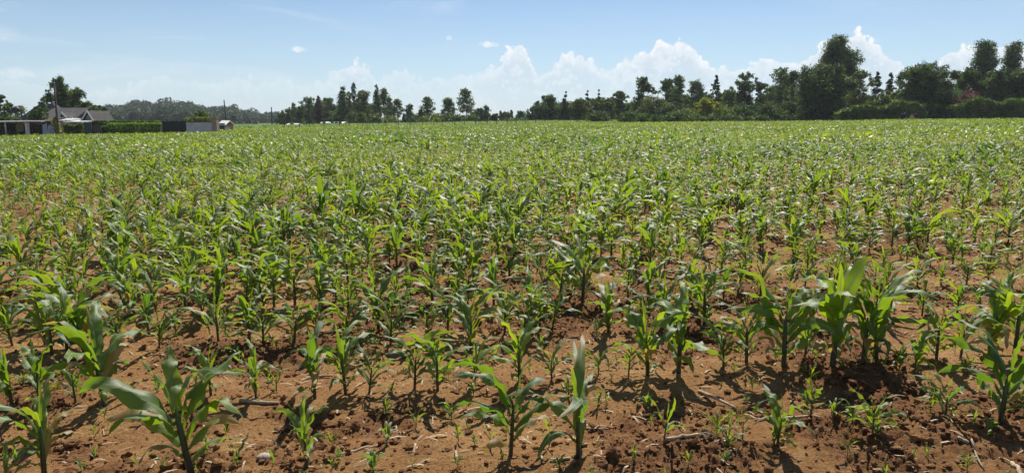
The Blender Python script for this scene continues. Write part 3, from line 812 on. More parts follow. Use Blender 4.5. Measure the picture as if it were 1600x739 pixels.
E_, G_, D_, C_, O_ = M['f_euc'], M['f_grey'], M['f_dark'], M['f_con'], M['f_olive']
T = [
 # px, top, width, kind, distance, material, label, tone, density
 (442,175,26,'bush',215,D_,'dark rounded bush at the left foot of the middle tree group',0,1),
 (458,160,12,'slim',205,G_,'thin wispy tree at the left end of the middle tree group',.1,.7),
 (468,166,18,'round',208,D_,'dark bushy tree second from the left in the middle group',0,1),
 (482,152,24,'round',205,G_,'grey-green round-topped tree left of the reddish tree',.05,.8),
 (496,149,15,'slim',200,M['f_red'],'dark reddish-brown pointed tree in the middle tree group',0,1.1),
 (512,153,24,'round',206,E_,'lighter green tree just right of the reddish pointed tree',.2,.9),
 (526,166,22,'bush',204,D_,'low dark tree in the dip between the two middle groups',0,1),
 (535,134,21,'slim',200,E_,'tall upright dark tree left of the pencil-thin tall one',0,1),
 (545,143,16,'slim',198,O_,'olive brown-tinged tree under the pencil-thin tall tree',-.2,.9),
 (552,128,10,'head',208,C_,'pencil-thin tall tree with the highest tip of the middle group',0,1.2),
 (567,142,30,'euc',200,O_,'wide olive-green round tree right of the pencil-thin one',-.25,1.2),
 (588,131,15,'slim',198,E_,'tall narrow dark green tree on the right of the middle group',0,1.1),
 (599,139,16,'head',203,E_,'slim tree leaning on the right side of the tall narrow dark one',0,1.1),
 (608,150,16,'euc',200,G_,'pale loose-leaved tree at the right end of the middle group',.1,.8),
 (555,172,34,'bush',194,D_,'dark low thicket under the pencil-thin tall tree',0,1),
 (586,176,22,'bush',192,O_,'olive bush at the foot of the narrow dark tree',-.1,1),
 (620,154,20,'euc',200,G_,'small open gum tree first right of the middle group',0,1),
 (631,178,8,'cone',190,C_,'little dark conifer between two open gum trees',0,1),
 (640,163,17,'euc',198,E_,'small round-headed gum tree second right of the middle group',0,1),
 (657,171,11,'euc',196,E_,'low gum tree at the left foot of the leaning one',0,1),
 (668,151,24,'euc',198,E_,'gum tree with uneven two-level crown right of the little round-headed ones',0,.9),
 (700,154,27,'euc',200,E_,'wide umbrella-topped gum tree left of the tall lone one',0,.9),
 (728,138,30,'euc',200,O_,'tall lone gum tree with tiered open crown in the centre of the horizon',-.1,.9),
 (682,183,16,'bush',188,M['f_yel'],'small yellow-tinted bush on the horizon left of the tall lone gum',-.1,1),
 (706,176,36,'bush',192,D_,'dark low bushes between the umbrella gum and the tall lone gum',0,1),
 (736,178,28,'bush',190,D_,'dark bush at the foot of the tall lone gum',0,1),
 (662,182,30,'bush',190,O_,'low olive scrub beneath the two-level gum tree',-.1,.9),
 (612,181,30,'bush',192,O_,'low olive scrub at the right end of the middle group',-.1,.9),
 (750,170,20,'round',195,E_,'round leafy tree just right of the tall lone gum',0,1),
 (760,166,14,'euc',197,E_,'small round-headed tree rising above the leafy one by the lone gum',0,1.1),
 (772,178,15,'round',192,D_,'small dark round tree at the left side of the low horizon gap',0,1),
 (782,173,6,'slim',230,C_,'tiny thin tree standing in the low horizon gap',0,1),
 (791,176,17,'round',225,E_,'small bushy tree in the middle of the low horizon gap',0,1),
 (799,172,6,'slim',232,G_,'tiny wispy tree right of the small bushy one in the gap',0,.8),
 (814,174,18,'euc',228,E_,'small flat-topped tree in the low horizon gap',0,1),
 (825,175,10,'slim',222,D_,'dark small upright tree near the right side of the gap',0,1),
 (834,166,12,'euc',222,E_,'small long-stemmed tree at the right side of the gap',0,1.1),
 (805,184,60,'bush',218,D_,'low dark scrub line along the horizon gap',0,1),
 (857,149,34,'round',180,E_,'first big rounded tree right of the horizon gap',0,1),
 (884,142,23,'cone',172,C_,'very dark cone-shaped cypress right of the horizon gap',0,1.3),
 (906,154,34,'round',168,O_,'olive-yellow round tree leaning on the dark cypress',-.15,1),
 (918,140,20,'cone',178,C_,'dark conifer peak behind the olive round tree',0,1),
 (936,139,16,'cone',176,C_,'needle-tipped conifer with thin spire left of centre right',0,.8),
 (950,154,24,'round',172,E_,'mid green tree right of the needle-tipped conifer',.1,.9),
 (970,142,24,'round',170,E_,'rounded tree with domed top left of the tall dark pair',0,1),
 (938,172,46,'bush',158,D_,'flat dark bush in front of the needle-tipped conifer',-.1,1.1),
 (1006,120,34,'round',162,D_,'tall dark dome-topped tree at the start of the high right trees',0,1.1),
 (1020,148,48,'bush',150,O_,'large rounded olive-brown bush in front of the tall dome-topped tree',-.3,1.2),
 (1043,123,30,'round',160,E_,'left half of the double-crowned tall tree',0,1.1),
 (1061,117,30,'euc',164,E_,'right half of the double-crowned tall tree, with open underside',0,1.3),
 (1044,160,44,'bush',146,D_,'dark bush under the double-crowned tree',0,1),
 (1088,125,32,'euc',160,G_,'grey-leaved spreading tree left of the tiered spire tree',-.1,1.1),
 (1120,117,19,'arau',150,C_,'spire tree with sparse tiers of short branches',0,1),
 (1104,154,34,'round',142,M['f_yel'],'yellow flowering tree below the spire tree',-.05,1),
 (1128,165,40,'bush',140,O_,'yellow-green low bushes below the spire tree',.15,1),
 (1076,168,44,'bush',142,O_,'green low bushes left of the yellow flowering tree',0,1),
 (1140,140,30,'round',156,G_,'thin see-through grey tree right of the spire tree',0,.5),
 (1166,114,34,'round',148,D_,'tall dark green tree with rounded top right of the thin grey tree',0.05,1.1),
 (1190,128,26,'round',150,C_,'dark jagged tree between two taller rounded ones',0,1),
 (1222,107,42,'round',146,G_,'tall feathery grey-green tree left of the great dark tree',-.05,.75),
 (1160,160,40,'bush',138,D_,'dark bushes below the tall dark green tree',0,1),
 (1205,158,46,'bush',136,D_,'dark thicket below the feathery grey-green tree',0,1),
 (1278,102,84,'round',134,D_,'great wide dark tree under the highest crown',-.12,1.25),
 (1311,55,76,'peak',152,E_,'highest tree of all, crown rising above the great dark tree',-.05,1.2),
 (1296,100,52,'round',148,D_,'dark middle tree filling in under the highest crown',-.1,1.2),
 (1346,110,36,'round',136,O_,'lighter green tree on the right flank of the great dark tree',-.1,1),
 (1372,113,21,'tuft',140,C_,'left of two spiky-crowned trees on bare stems',0,1),
 (1392,116,20,'tuft',141,C_,'right of two spiky-crowned trees on bare stems',0,.9),
 (1390,143,34,'round',136,O_,'sparse olive shrub below the spiky-crowned trees',-.05,.6),
 (1412,142,34,'round',132,E_,'green shrub leaning on the broad dark tree',.1,.9),
 (1452,101,80,'round',130,D_,'broad dark flat-topped tree with lumpy crown left of the pink blossom',-.05,1.2),
 (1475,140,60,'bush',128,D_,'dark thicket below the lumpy-crowned tree',-.05,1),
 (1513,107,46,'round',136,D_,'dark spreading tree behind the pink blossom',.05,1.1),
 (1513,139,40,'bush',123.4,M['f_pink'],'pink flowering bougainvillea bush',0,1.1),
 (1542,64,40,'head',140,E_,'tall tree with upright egg-shaped head right of the pink blossom',0,1.35),
 (1585,66,34,'head',142,E_,'second tall egg-headed tree by the right picture edge',0,1.35),
 (1550,112,60,'round',134,D_,'dark tree mass under the left egg-headed tree',-.05,1.1),
 (1592,108,64,'round',133,D_,'dark tree mass under the right egg-headed tree',-.1,1.1),
 (1640,90,70,'round',136,D_,'dark tree just outside the right edge',0,1),
 # left, around the house
 (91,117,44,'peak',112,E_,'tall tree with dark lumpy crown behind the house',0,1.1),
 (116,139,40,'round',114,E_,'sloping right shoulder tree behind the house ridge',.05,1.3),
 (132,158,26,'round',112,D_,'low dark tree at the right end of the house ridge',0,1),
 (66,151,16,'euc',89.5,E_,'small tree with airy top left of the tall lumpy one',0,1),
 (60,167,22,'round',88.5,D_,'dark tree left of the pyramid roof',0,1),
 (47,173,24,'bush',88.2,G_,'grey-brown bush between the tank and the pyramid roof',-.1,.9),
 (-2,146,20,'round',104,E_,'tree cut off by the left picture edge',0,1.1),
 (10,160,22,'round',100,E_,'loose tree beside the one cut off by the left edge',0,.9),
 (32,165,20,'euc',106,G_,'light feathery tree behind the black water tank',.1,1),
 (18,174,40,'bush',89.5,D_,'dark hedge-like bush below the black water tank',0,1.1),
 (148,164,30,'round',106,O_,'olive tree right of the house',-.2,1.1),
 (160,168,22,'round',104,D_,'small dark tree at the start of the far wooded hill',0,1),
 (314,173,22,'round',104,O_,'lone olive tree behind the white wall',-.1,1),
 (-50,150,60,'round',108,D_,'tree just outside the left edge',0,1),
]
rb = random.Random(44)
for px in list(range(845, 1640, 23)):
    yt = float(np.interp(px, [845, 960, 1060, 1160, 1240, 1600], [167, 158, 153, 149, 134, 134])) + rb.uniform(-7, 7)
    if 1350 < px < 1405: yt += 24
    T.append((px + rb.uniform(-5, 5), yt, rb.uniform(32, 44), 'round', 182 + rb.uniform(-6, 6), rb.choice([E_, D_, G_, O_]), 'leafy tree in the dense row standing behind the right-hand trees', rb.uniform(-.1, .1), .9))
for px in list(range(452, 622, 17)):
    T.append((px + rb.uniform(-4, 4), rb.uniform(158, 168) + (6 if px < 480 or px > 600 else 0), rb.uniform(22, 30), 'round', 218 + rb.uniform(-4, 4), rb.choice([E_, D_, G_]), 'leafy tree in the dense row standing behind the middle tree group', 0, .9))
for px in list(range(640, 780, 20)):
    T.append((px + rb.uniform(-4, 4), rb.uniform(172, 178), rb.uniform(20, 30), 'bush', 214, rb.choice([D_, O_, G_]), 'low bush in the thin row behind the open gum trees', 0, .9))
for i, (px, yt, w, k, Y, m, lab, tone, dn) in enumerate(T):
    nm = {'bush': 'bush', 'cone': 'conifer', 'arau': 'conifer', 'tuft': 'conifer'}.get(k, 'tree')
    make_tree(px, yt, w, k, Y, m, lab, nm, i, tone, dn, 'bush' if k == 'bush' else 'tree',
              'bushes along the far field edge' if k == 'bush' else 'trees along the far field edge')

def hedge(x0, y0, x1, y1, hpx_or_tops, depth, mat, label, size=.16, dens=1.0, clipped=False, group=None, z0=None, name='hedge'):
    """leafy body from (x0,y0) to (x1,y1) with a height profile"""
    rng = np.random.RandomState(int(abs(x0 * 13 + y0)))
    L = math.hypot(x1 - x0, y1 - y0); tops = hpx_or_tops
    zb = float(gz((x0 + x1) / 2, (y0 + y1) / 2)) if z0 is None else z0
    n = int(L * (max(tops) + depth) * 2.6 * dens / size ** 2)
    u = rng.rand(n); h = np.interp(u, np.linspace(0, 1, len(tops)), tops)
    if not clipped: h = h * (.38 + 1.2 * fbm(u * L, u * 0, .35, 5, 5, .62))
    side = rng.rand(n)
    v = np.where(side < .45, -.5 + .08 * rng.rand(n), np.where(side < .9, rng.uniform(-.5, .5, n), .5))
    w = np.where(side < .45, rng.rand(n), np.where(side < .9, 1 - .06 * rng.rand(n), rng.rand(n)))
    if not clipped: v = v * (1 - .45 * w ** 2); 
    dx, dy = (x1 - x0) / L, (y1 - y0) / L
    P = np.stack([x0 + dx * u * L - dy * v * depth, y0 + dy * u * L + dx * v * depth, zb + w * h], 1)
    P += rng.normal(0, size * (.25 if clipped else .6), P.shape)
    P[:, 0:2] -= [x0, y0]; P[:, 2] -= zb
    V, Q = quads(rng, P, size, None, .5)
    tn = np.clip(fbm(u * L, w * 3, 1.2, 3, 7) + rng.normal(0, .15, n), 0, 1)
    C = np.repeat(np.stack([tn, tn, tn], 1), 4, 0)
    root = empty(name, (x0, y0, zb)); tag(root, label, 'hedge', group)
    link('foliage', mesh_np('foliage', V, Q, mat, C), root)
    b = MB(); k = 12
    for i in range(k):                                   # woody inner growth
        a0, a1 = i / k, (i + 1) / k; hh = min(np.interp(a0, np.linspace(0, 1, len(tops)), tops), np.interp(a1, np.linspace(0, 1, len(tops)), tops)) * .82
        ax, ay = dx * a0 * L, dy * a0 * L; bx, by = dx * a1 * L, dy * a1 * L; q = depth * .3
        b.poly([(ax + dy*q, ay - dx*q, 0), (bx + dy*q, by - dx*q, 0), (bx - dy*q, by + dx*q, 0), (ax - dy*q, ay + dx*q, 0),
                (ax + dy*q*.6, ay - dx*q*.6, hh), (bx + dy*q*.6, by - dx*q*.6, hh), (bx - dy*q*.6, by + dx*q*.6, hh), (ax - dy*q*.6, ay + dx*q*.6, hh)],
               [(0,1,2,3),(7,6,5,4),(0,4,5,1),(1,5,6,2),(2,6,7,3),(3,7,4,0)])
    b.build('inner_growth', M['bark'] if mat is not D_ else M['f_dark'], root)
    return root
def hpx(px0, px1, Y, tops, depth, mat, label, **kw):
    a = at(px0, 190, Y); b = at(px1, 190, Y); zb = float(gz((a.x + b.x) / 2, Y))
    hs = [at(800, t, Y).z - zb for t in tops]
    return hedge(a.x, Y, b.x, Y, hs, depth, mat, label, z0=zb, **kw)
GH = 'hedges along the field edge'
hpx(1306, 1440, 121, [177, 170, 167, 166, 168, 166, 162, 160, 161, 166], 3.0, M['f_hedge'], 'loose sunlit green hedge between the great dark tree and the lumpy one', size=.2, group=GH)
hpx(1482, 1680, 121, [167, 160, 155, 157, 161, 157, 156, 157, 160, 160, 158], 3.2, M['f_hedge'], 'loose sunlit green hedge below the pink blossom', size=.2, group=GH)
rb2 = random.Random(9)
for i, px in enumerate(range(982, 1312, 26)):
    make_tree(px + rb2.uniform(-5, 5), rb2.uniform(170, 178), rb2.uniform(32, 46), 'bush', 133 + rb2.uniform(-3, 3), rb2.choice([D_, D_, O_, E_]), 'low dark shrub in the ragged line at the foot of the tall right-hand trees', 'bush', 300 + i, rb2.uniform(-.15, .05), 1.1, 'bush', 'shrubs at the foot of the right-hand trees')
hpx(1425, 1500, 123.5, [168, 166, 170], 2, D_, 'short dark hedge piece joining the two sunlit hedges', size=.22, group=GH)

# far wooded hill: one mass
def far_wood():
    rng = np.random.RandomState(4)
    Ps, No, Tn = [], [], []
    for row in range(9):
        Y = 400 + row * 26
        for px in np.arange(60, 470, 6.5 - .15 * row):
            pxx = px + rng.normal(0, 3)
            prof = np.interp(pxx, [60,150,165,190,215,240,262,285,300,315,345,360,385,400,420,440,470], [172,170,166,165,158,163,156,161,160,168,168,166,172,176,178,178,182])
            yt = prof + rng.normal(0, 1.6) + (8 - row) * 1.9
            p = at(pxx, yt, Y); zb = float(gz(p.x, Y)); H = p.z - zb
            if H < 1.5: continue
            R = min(H * .5, rng.uniform(2.6, 4.4))
            for c in range(3):
                cx, cyy, cz = p.x + rng.normal(0, 1.3), Y + rng.normal(0, 1.3), p.z - R * .6 - c * R * .7
                n = 110
                d = rng.normal(0, 1, (n, 3)); d /= np.linalg.norm(d, axis=1)[:, None]
                P = np.array([cx, cyy, cz]) + d * R * rng.uniform(.6, 1.02, n)[:, None] * np.array([1, 1, .8])
                Ps.append(P); No.append(d); Tn.append(np.full(n, rng.normal(.45, .18)) + rng.normal(0, .08, n))
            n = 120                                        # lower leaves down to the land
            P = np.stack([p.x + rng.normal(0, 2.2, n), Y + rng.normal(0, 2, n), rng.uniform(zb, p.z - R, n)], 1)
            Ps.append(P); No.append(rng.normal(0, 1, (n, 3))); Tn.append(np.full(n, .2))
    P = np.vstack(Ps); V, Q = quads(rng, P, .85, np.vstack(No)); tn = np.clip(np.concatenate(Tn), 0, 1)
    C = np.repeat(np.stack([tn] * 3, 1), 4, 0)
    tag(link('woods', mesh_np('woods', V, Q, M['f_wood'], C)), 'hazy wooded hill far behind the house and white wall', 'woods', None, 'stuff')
far_wood()

# pale grassy strip and weeds behind the wire fence, before the middle trees
def strip():
    rng = np.random.RandomState(8); n = 26000
    x = rng.uniform(-62, 28, n); yl = np.interp(x, [-62, 28], [128, 158]); y = yl + rng.uniform(0, 26, n)
    z = gz(x, y) + rng.uniform(0, .55, n) * (1 + .5 * fbm(x, y, .2, 2, 3))
    V, Q = quads(rng, np.stack([x, y, z], 1), .2, None, .3)
    tn = np.clip(rng.normal(.5, .2, n), 0, 1)
    tag(link('tall_grass', mesh_np('tall_grass', V, Q, foliage('pale_grass', (0.13, 0.19, 0.06), (0.28, 0.34, 0.15), .35), np.repeat(np.stack([tn]*3, 1), 4, 0))),
        'pale green tall grass behind the wire fence', 'grass', None, 'stuff')
strip()

# ------------------------------------------------------------------ wire fence
def fence():
    A, B = at(446, 190, 116), at(850, 190, 140)
    o = empty('wire_fence', (A.x, A.y, float(gz(A.x, A.y)))); tag(o, 'thin wire fence with dark wooden posts crossing the far side of the field', 'fence')
    rng = random.Random(3); n = 24; tops = []
    for i in range(n):
        k = i / (n - 1) + rng.uniform(-.008, .008); p = A.lerp(B, k); zg = float(gz(p.x, p.y)); h = rng.uniform(1.15, 1.5) + (.9 if i in (9,) else 0)
        b = MB(); d = Vector((p.x - o.location.x, p.y - o.location.y, zg - o.location.z)); l = rng.uniform(-.06, .06)
        b.tube([d, d + Vector((l, 0, h))], [.07, .055], 6); b.build('post', M['wood'], o); tops.append(d + Vector((l * .9, 0, 1.05)))
    for dz in (0, -.3, -.6):
        b = MB(); b.tube([t + Vector((0, -.07, dz)) for t in tops], [.006] * len(tops), 4); b.build('wire', M['wire'], o)
fence()

# ------------------------------------------------------------------ utility poles
def pole(p0, p1, Y, r, label, wires=False):
    a = at(*p0, Y); b = at(*p1, Y); zg = float(gz(a.x, Y)); d = (b - a); top = a
    base = a + d * ((zg - a.z) / d.z)
    o = empty('utility_pole', base); tag(o, label, 'pole', 'leaning poles')
    m = MB(); m.tube([(0, 0, -.2), tuple((top - base) * .5), tuple(top - base)], [r, r * .85, r * .7], 8); m.build('shaft', M['wood'], o, True)
    t = top - base; c = MB(); c.tube([(t.x, t.y, t.z + .002), (t.x, t.y, t.z + .08)], [r * .8, r * .5], 8); c.build('cap', M['tin'], o, True)
    return b
pb = pole((84.5, 130), (91, 208), 82, .12, 'tall leaning wooden pole in front of the house')
pc = pole((350, 157), (354, 194), 108, .11, 'leaning thin pole right of the white wall')
pdv = pole((424, 168), (425, 192), 150, .14, 'short dark pole in front of the far wooded hill')

# ------------------------------------------------------------------ house and yard on the left
def X(px, Y): return at(px, 190, Y).x
def Zp(py, Y): return at(800, py, Y).z
def gl(px, Y): return float(gz(X(px, Y), Y))
def roof_gable_x(b, x0, x1, y0, y1, ze, zr, t=.12, over=.3):
    """ridge along x"""
    ym = (y0 + y1) / 2
    b.poly([(x0, y0-over, ze), (x1, y0-over, ze), (x1, ym, zr), (x0, ym, zr), (x0, y1+over, ze), (x1, y1+over, ze),
            (x0, y0-over, ze-t), (x1, y0-over, ze-t), (x1, ym, zr-t), (x0, ym, zr-t), (x0, y1+over, ze-t), (x1, y1+over, ze-t)],
           [(0,1,2,3),(3,2,5,4),(7,6,9,8),(8,9,10,11),(0,6,7,1),(4,5,11,10),(0,3,9,6),(3,4,10,9),(1,7,8,2),(2,8,11,5)])
def house():
    Y = 92.0; zb = gl(115, Y)
    o = empty('house', (X(112, Y), Y + 4, zb)); tag(o, 'brown-roofed house with white-edged gables beyond the left field edge', 'house')
    L = Vector(o.location)
    def b2(m, n, mat, par=None): 
        ob = m.build(n, mat, par or o, origin=L if (par is None) else L); return ob
    ze = Zp(189, Y); zr = Zp(171, Y)
    x0, x1 = X(93, Y), X(143, Y)
    w = MB(); w.box(x0 + .2, x1 - .2, Y + .6, Y + 8, zb, ze - .1); b2(w, 'wall', M['wall'])
    r = MB(); roof_gable_x(r, X(84, Y + 4), X(140, Y + 4), Y + .4, Y + 8.2, ze, zr + .25); rf = b2(r, 'roof', M['roof'])
    # pyramid roof on the left wing
    Yp = Y + 7; xa, xb = X(42, Yp), X(112, Yp); zt = Zp(162, Yp); zq = Zp(187, Yp)
    p = MB(); yc = Yp; hw = (xb - xa) / 2.6; cx = X(76, Yp)
    p.poly([(xa, yc-hw*.8, zq), (xb, yc-hw*.8, zq), (xb, yc+hw*.8, zq), (xa, yc+hw*.8, zq), (cx-.9, yc, zt), (cx+.9, yc, zt)],
           [(0,1,5,4),(1,2,5),(2,3,4,5),(3,0,4),(3,2,1,0)]); b2(p, 'roof', M['roof'])
    w = MB(); w.box(xa + .4, xb - .4, yc - hw * .8 + .4, yc + hw * .8 - .4, zb, zq - .03); b2(w, 'wall', M['wall'])
    # cross gables facing the field
    for (pl, pm, pr, pt, pe, yf) in ((126, 137.5, 147, 173, 190, Y - .9), (91.5, 97.5, 107, 176, 187.5, Y - .4)):
        xl, xm, xr = X(pl, yf), X(pm, yf), X(pr, yf); zt = Zp(pt, yf); ze2 = Zp(pe, yf)
        g = MB(); g.poly([(xl+.25, yf + .25, ze2 - .12), (xr-.25, yf + .25, ze2 - .12), (xm, yf + .25, zt - .28),
                          (xl+.25, yf + .55, ze2 - .12), (xr-.25, yf + .55, ze2 - .12), (xm, yf + .55, zt - .28)], [(0,1,2),(5,4,3),(0,3,4,1),(1,4,5,2),(2,5,3,0)])
        gw = b2(g, 'gable', M['wall'])
        w = MB(); w.box(xl + .35, xr - .35, yf + .28, Y + 1, zb, ze2 - .14); b2(w, 'wall', M['wall'])
        r = MB(); yb = Y + 4.0; tt = .12
        for (xs) in (xl, xr):
            r.poly([(xs, yf, ze2), (xm, yf, zt), (xm, yb, zt), (xs, yb, ze2), (xs, yf, ze2 - tt), (xm, yf, zt - tt), (xm, yb, zt - tt), (xs, yb, ze2 - tt)],
                   [(0,1,2,3),(7,6,5,4),(0,4,5,1),(3,2,6,7),(0,3,7,4)])
        b2(r, 'roof', M['roof'])
        f = MB()
        for xs in (xl, xr):
            f.poly([(xs, yf - .06, ze2 + .06), (xm, yf - .06, zt + .08), (xm, yf - .06, zt - .18), (xs, yf - .06, ze2 - .2),
                    (xs, yf - .01, ze2 + .06), (xm, yf - .01, zt + .08), (xm, yf - .01, zt - .18), (xs, yf - .01, ze2 - .2)],
                   [(0,1,2,3),(7,6,5,4),(0,4,5,1),(3,2,6,7),(0,3,7,4),(1,5,6,2)])
        b2(f, 'bargeboard', M['white'])
        xw = (xl + xr) / 2; wn = MB(); wn.box(xw - .5, xw + .5, yf + .2, yf + .27, ze2 - 1.35, ze2 - .35); fr = b2(wn, 'window', M['white'])
        pn = MB(); pn.box(xw - .42, xw + .42, yf + .17, yf + .195, ze2 - 1.27, ze2 - .43); pn.build('pane', M['glass'], fr, origin=L)
    v = MB(); xv = X(115, Y); zz = Zp(187, Y); v.tube([(xv, Y - .35, zz - .6), (xv, Y - .35, zz + .35)], [.12, .12], 10); b2(v, 'vent_pipe', M['white'])
    # two pale porch roofs over the entrance
    for (pa, pbx, py, yf) in ((92, 110, 187.5, Y - 2.4), (98, 128, 190.3, Y - 3.4)):
        r = MB(); z = Zp(py, yf); r.poly([(X(pa, yf), yf, z), (X(pbx, yf), yf, z), (X(pbx, yf), Y - .2, z + .20), (X(pa, yf), Y - .2, z + .20),
                 (X(pa, yf), yf, z - .12), (X(pbx, yf), yf, z - .12), (X(pbx, yf), Y - .2, z - .03), (X(pa, yf), Y - .2, z - .03)],
                 [(0,1,2,3),(7,6,5,4),(0,4,5,1),(1,5,6,2),(2,6,7,3),(3,7,4,0)]); b2(r, 'porch_roof', M['whitetin'])
        for px in (pa + 1, (pa + pbx) / 2, pbx - 1):
            s = MB(); xx = X(px, yf); s.box(xx - .06, xx + .06, yf + .1, yf + .22, zb, z - .13); b2(s, 'porch_post', M['wood'])
house()

def shed():
    Y = 83.0; zb = gl(30, Y); o = empty('open_shed', (X(30, Y), Y, zb)); L = Vector(o.location)
    tag(o, 'long open shed with flat white-edged roof at the far left', 'shed')
    z0 = Zp(190, Y)
    r = MB(); xa, xb = X(-60, Y), X(64, Y)
    r.poly([(xa, Y, z0 - .05), (xb, Y, z0 + .08), (xb, Y + 4.5, z0 + .14), (xa, Y + 4.5, z0 + .02), (xa, Y, z0 - .16), (xb, Y, z0 - .03), (xb, Y + 4.5, z0 - .08), (xa, Y + 4.5, z0 - .2)],
           [(0,1,2,3),(7,6,5,4),(0,4,5,1),(1,5,6,2),(2,6,7,3),(3,7,4,0)]); r.build('roof', M['whitetin'], o, origin=L)
    for px, w, m in ((-30, .1, 'white'), (5, .10, 'white'), (38, .26, 'white'), (41.5, .1, 'white'), (53, .06, 'wood'), (57, .05, 'wood'), (62, .07, 'wood')):
        s = MB(); xx = X(px, Y); s.box(xx - w / 2, xx + w / 2, Y + .2, Y + .35, zb, z0 - .14); s.build('post', M[m], o, origin=L)
    s = MB(); s.box(X(24, Y + 3), X(35, Y + 3), Y + 3, Y + 3.15, zb + .6, z0 - .1); s.build('back_wall', M['beige'], o, origin=L)
    s = MB(); s.box(X(53, Y), X(64, Y), Y + .02, Y + .1, z0 - .32, z0 - .14); s.build('beam', paint('rusty_red', (.22, .05, .03), None, 3), o, origin=L)
shed()
hpx(-60, 36, 87, [194, 195, 194], 1.6, D_, 'dark hedge seen under the open shed roof, left of the white post', size=.13, group='hedges in the yard')
hpx(41, 62, 85.5, [197, 196, 195.5, 197], 1.2, D_, 'dark hedge seen under the open shed roof, right of the white post', size=.13, group='hedges in the yard')
def shack():
    Y = 84.0; zb = gl(72, Y); o = empty('shack', (X(72, Y), Y, zb)); L = Vector(o.location); tag(o, 'small dark brown shack behind the leaning tin sheets', 'shack')
    w = MB(); w.box(X(65, Y), X(80, Y), Y, Y + 2.2, zb, Zp(189, Y)); w.build('wall', M['wood'], o, origin=L)
    r = MB(); z = Zp(188, Y); r.poly([(X(64, Y), Y - .3, z - .1), (X(81, Y), Y - .3, z - .1), (X(80, Y), Y + 2.5, z + .35), (X(65, Y), Y + 2.5, z + .35),
        (X(64, Y), Y - .3, z - .2), (X(81, Y), Y - .3, z - .2), (X(80, Y), Y + 2.5, z + .25), (X(65, Y), Y + 2.5, z + .25)],
        [(0,1,2,3),(7,6,5,4),(0,4,5,1),(1,5,6,2),(2,6,7,3),(3,7,4,0)]); r.build('roof', M['bark'], o, origin=L)
shack()
for i, (a, b, lean) in enumerate(((64.5, 71, -.25), (71.2, 76.5, -.1), (76.7, 83.5, -.3))):
    Y = 82.6 - i * .05; zb = gl(72, Y); m = MB(); xa, xb = X(a, Y), X(b, Y); zt = Zp(193.5, Y) - .1 * i
    m.poly([(xa - lean, Y - .35, zb), (xb - lean, Y - .35, zb), (xb + lean, Y + .5, zt), (xa + lean, Y + .5, zt - .1),
            (xa - lean, Y - .33, zb), (xb - lean, Y - .33, zb), (xb + lean, Y + .52, zt), (xa + lean, Y + .52, zt - .1)],
           [(0,1,2,3),(7,6,5,4),(0,4,5,1),(1,5,6,2),(2,6,7,3),(3,7,4,0)])
    ob = m.build('tin_sheet', M['tin'], None, origin=Vector(((xa + xb) / 2, Y, zb)))
    tag(ob, ('leftmost of three grey tin sheets leaning on the brown shack', 'middle of three grey tin sheets leaning on the brown shack', 'rightmost of three grey tin sheets leaning on the brown shack')[i], 'tin sheet', 'tin sheets leaning on the shack')
make_tree(86, 180, 12, 'slim', 83, M['f_yel'], 'narrow yellowish shrub beside the leaning pole', 'bush', 91, -.2, .8, 'bush', 'bushes in the yard')
hpx(94, 132, 87.5, [194, 193, 194, 193, 195], 1.4, O_, 'brownish creeper-covered fence under the pale porch roofs', size=.12, group='hedges in the yard')
def gate():
    Y = 86.0; zb = gl(137, Y); o = empty('gate', (X(137, Y), Y, zb)); L = Vector(o.location); tag(o, 'teal metal gate leaf right of the house porch', 'gate')
    g = MB(); g.box(X(132.4, Y), X(140.6, Y), Y, Y + .05, zb + .08, Zp(192, Y)); g.build('panel', M['teal'], o, origin=L)
    for px in (132, 141): s = MB(); s.box(X(px, Y) - .07, X(px, Y) + .07, Y - .05, Y + .1, zb, Zp(191, Y)); s.build('post', M['wood'], o, origin=L)
    s = MB(); s.box(X(133, Y), X(140, Y), Y - .03, Y - .005, zb + .9, zb + 1.0); s.build('rail', M['teal'], o, origin=L)
gate()
def board_fence():
    Y = 86.3; zb = gl(146, Y); o = empty('board_fence', (X(146, Y), Y, zb)); L = Vector(o.location); tag(o, 'short grey board fence between the teal gate and the clipped hedge', 'fence')
    for i, px in enumerate((141.8, 144, 146.2, 148.4, 150.6, 152.8, 155)):
        s = MB(); w = .075; s.box(X(px, Y) - w, X(px, Y) + w, Y, Y + .04, zb, Zp(195 + (i * 37 % 3) * .5, Y)); s.build('board', M['wood'], o, origin=L)
    for z in (.5, 1.1): s = MB(); s.box(X(141.3, Y), X(155.5, Y), Y + .045, Y + .1, zb + z, zb + z + .09); s.build('rail', M['wood'], o, origin=L)
board_fence()
hpx(128, 254, 91.5, [189.3, 189.3, 189.5, 189.6], 1.5, D_, 'long dark clipped hedge behind the bright green ones', size=.13, clipped=True, group='hedges in the yard')
hpx(158, 172, 88, [198, 197.5, 198], 1.0, M['f_hedge'], 'low green hedge stub right of the board fence', size=.12, group='hedges in the yard')
hpx(171, 216, 87.5, [193.3, 193, 193], 1.3, M['f_bright'], 'bright yellow-green clipped hedge, left one of two', size=.12, clipped=True, group='hedges in the yard')
hpx(219, 251, 87.3, [193, 192.6, 193], 1.3, M['f_bright'], 'bright yellow-green clipped hedge, right one of two', size=.12, clipped=True, group='hedges in the yard')
hpx(293, 334, 91, [186, 184.8, 184.5, 184.3, 184.5], 1.8, O_, 'clipped hedge standing above the white wall', size=.13, clipped=True, group='hedges in the yard')
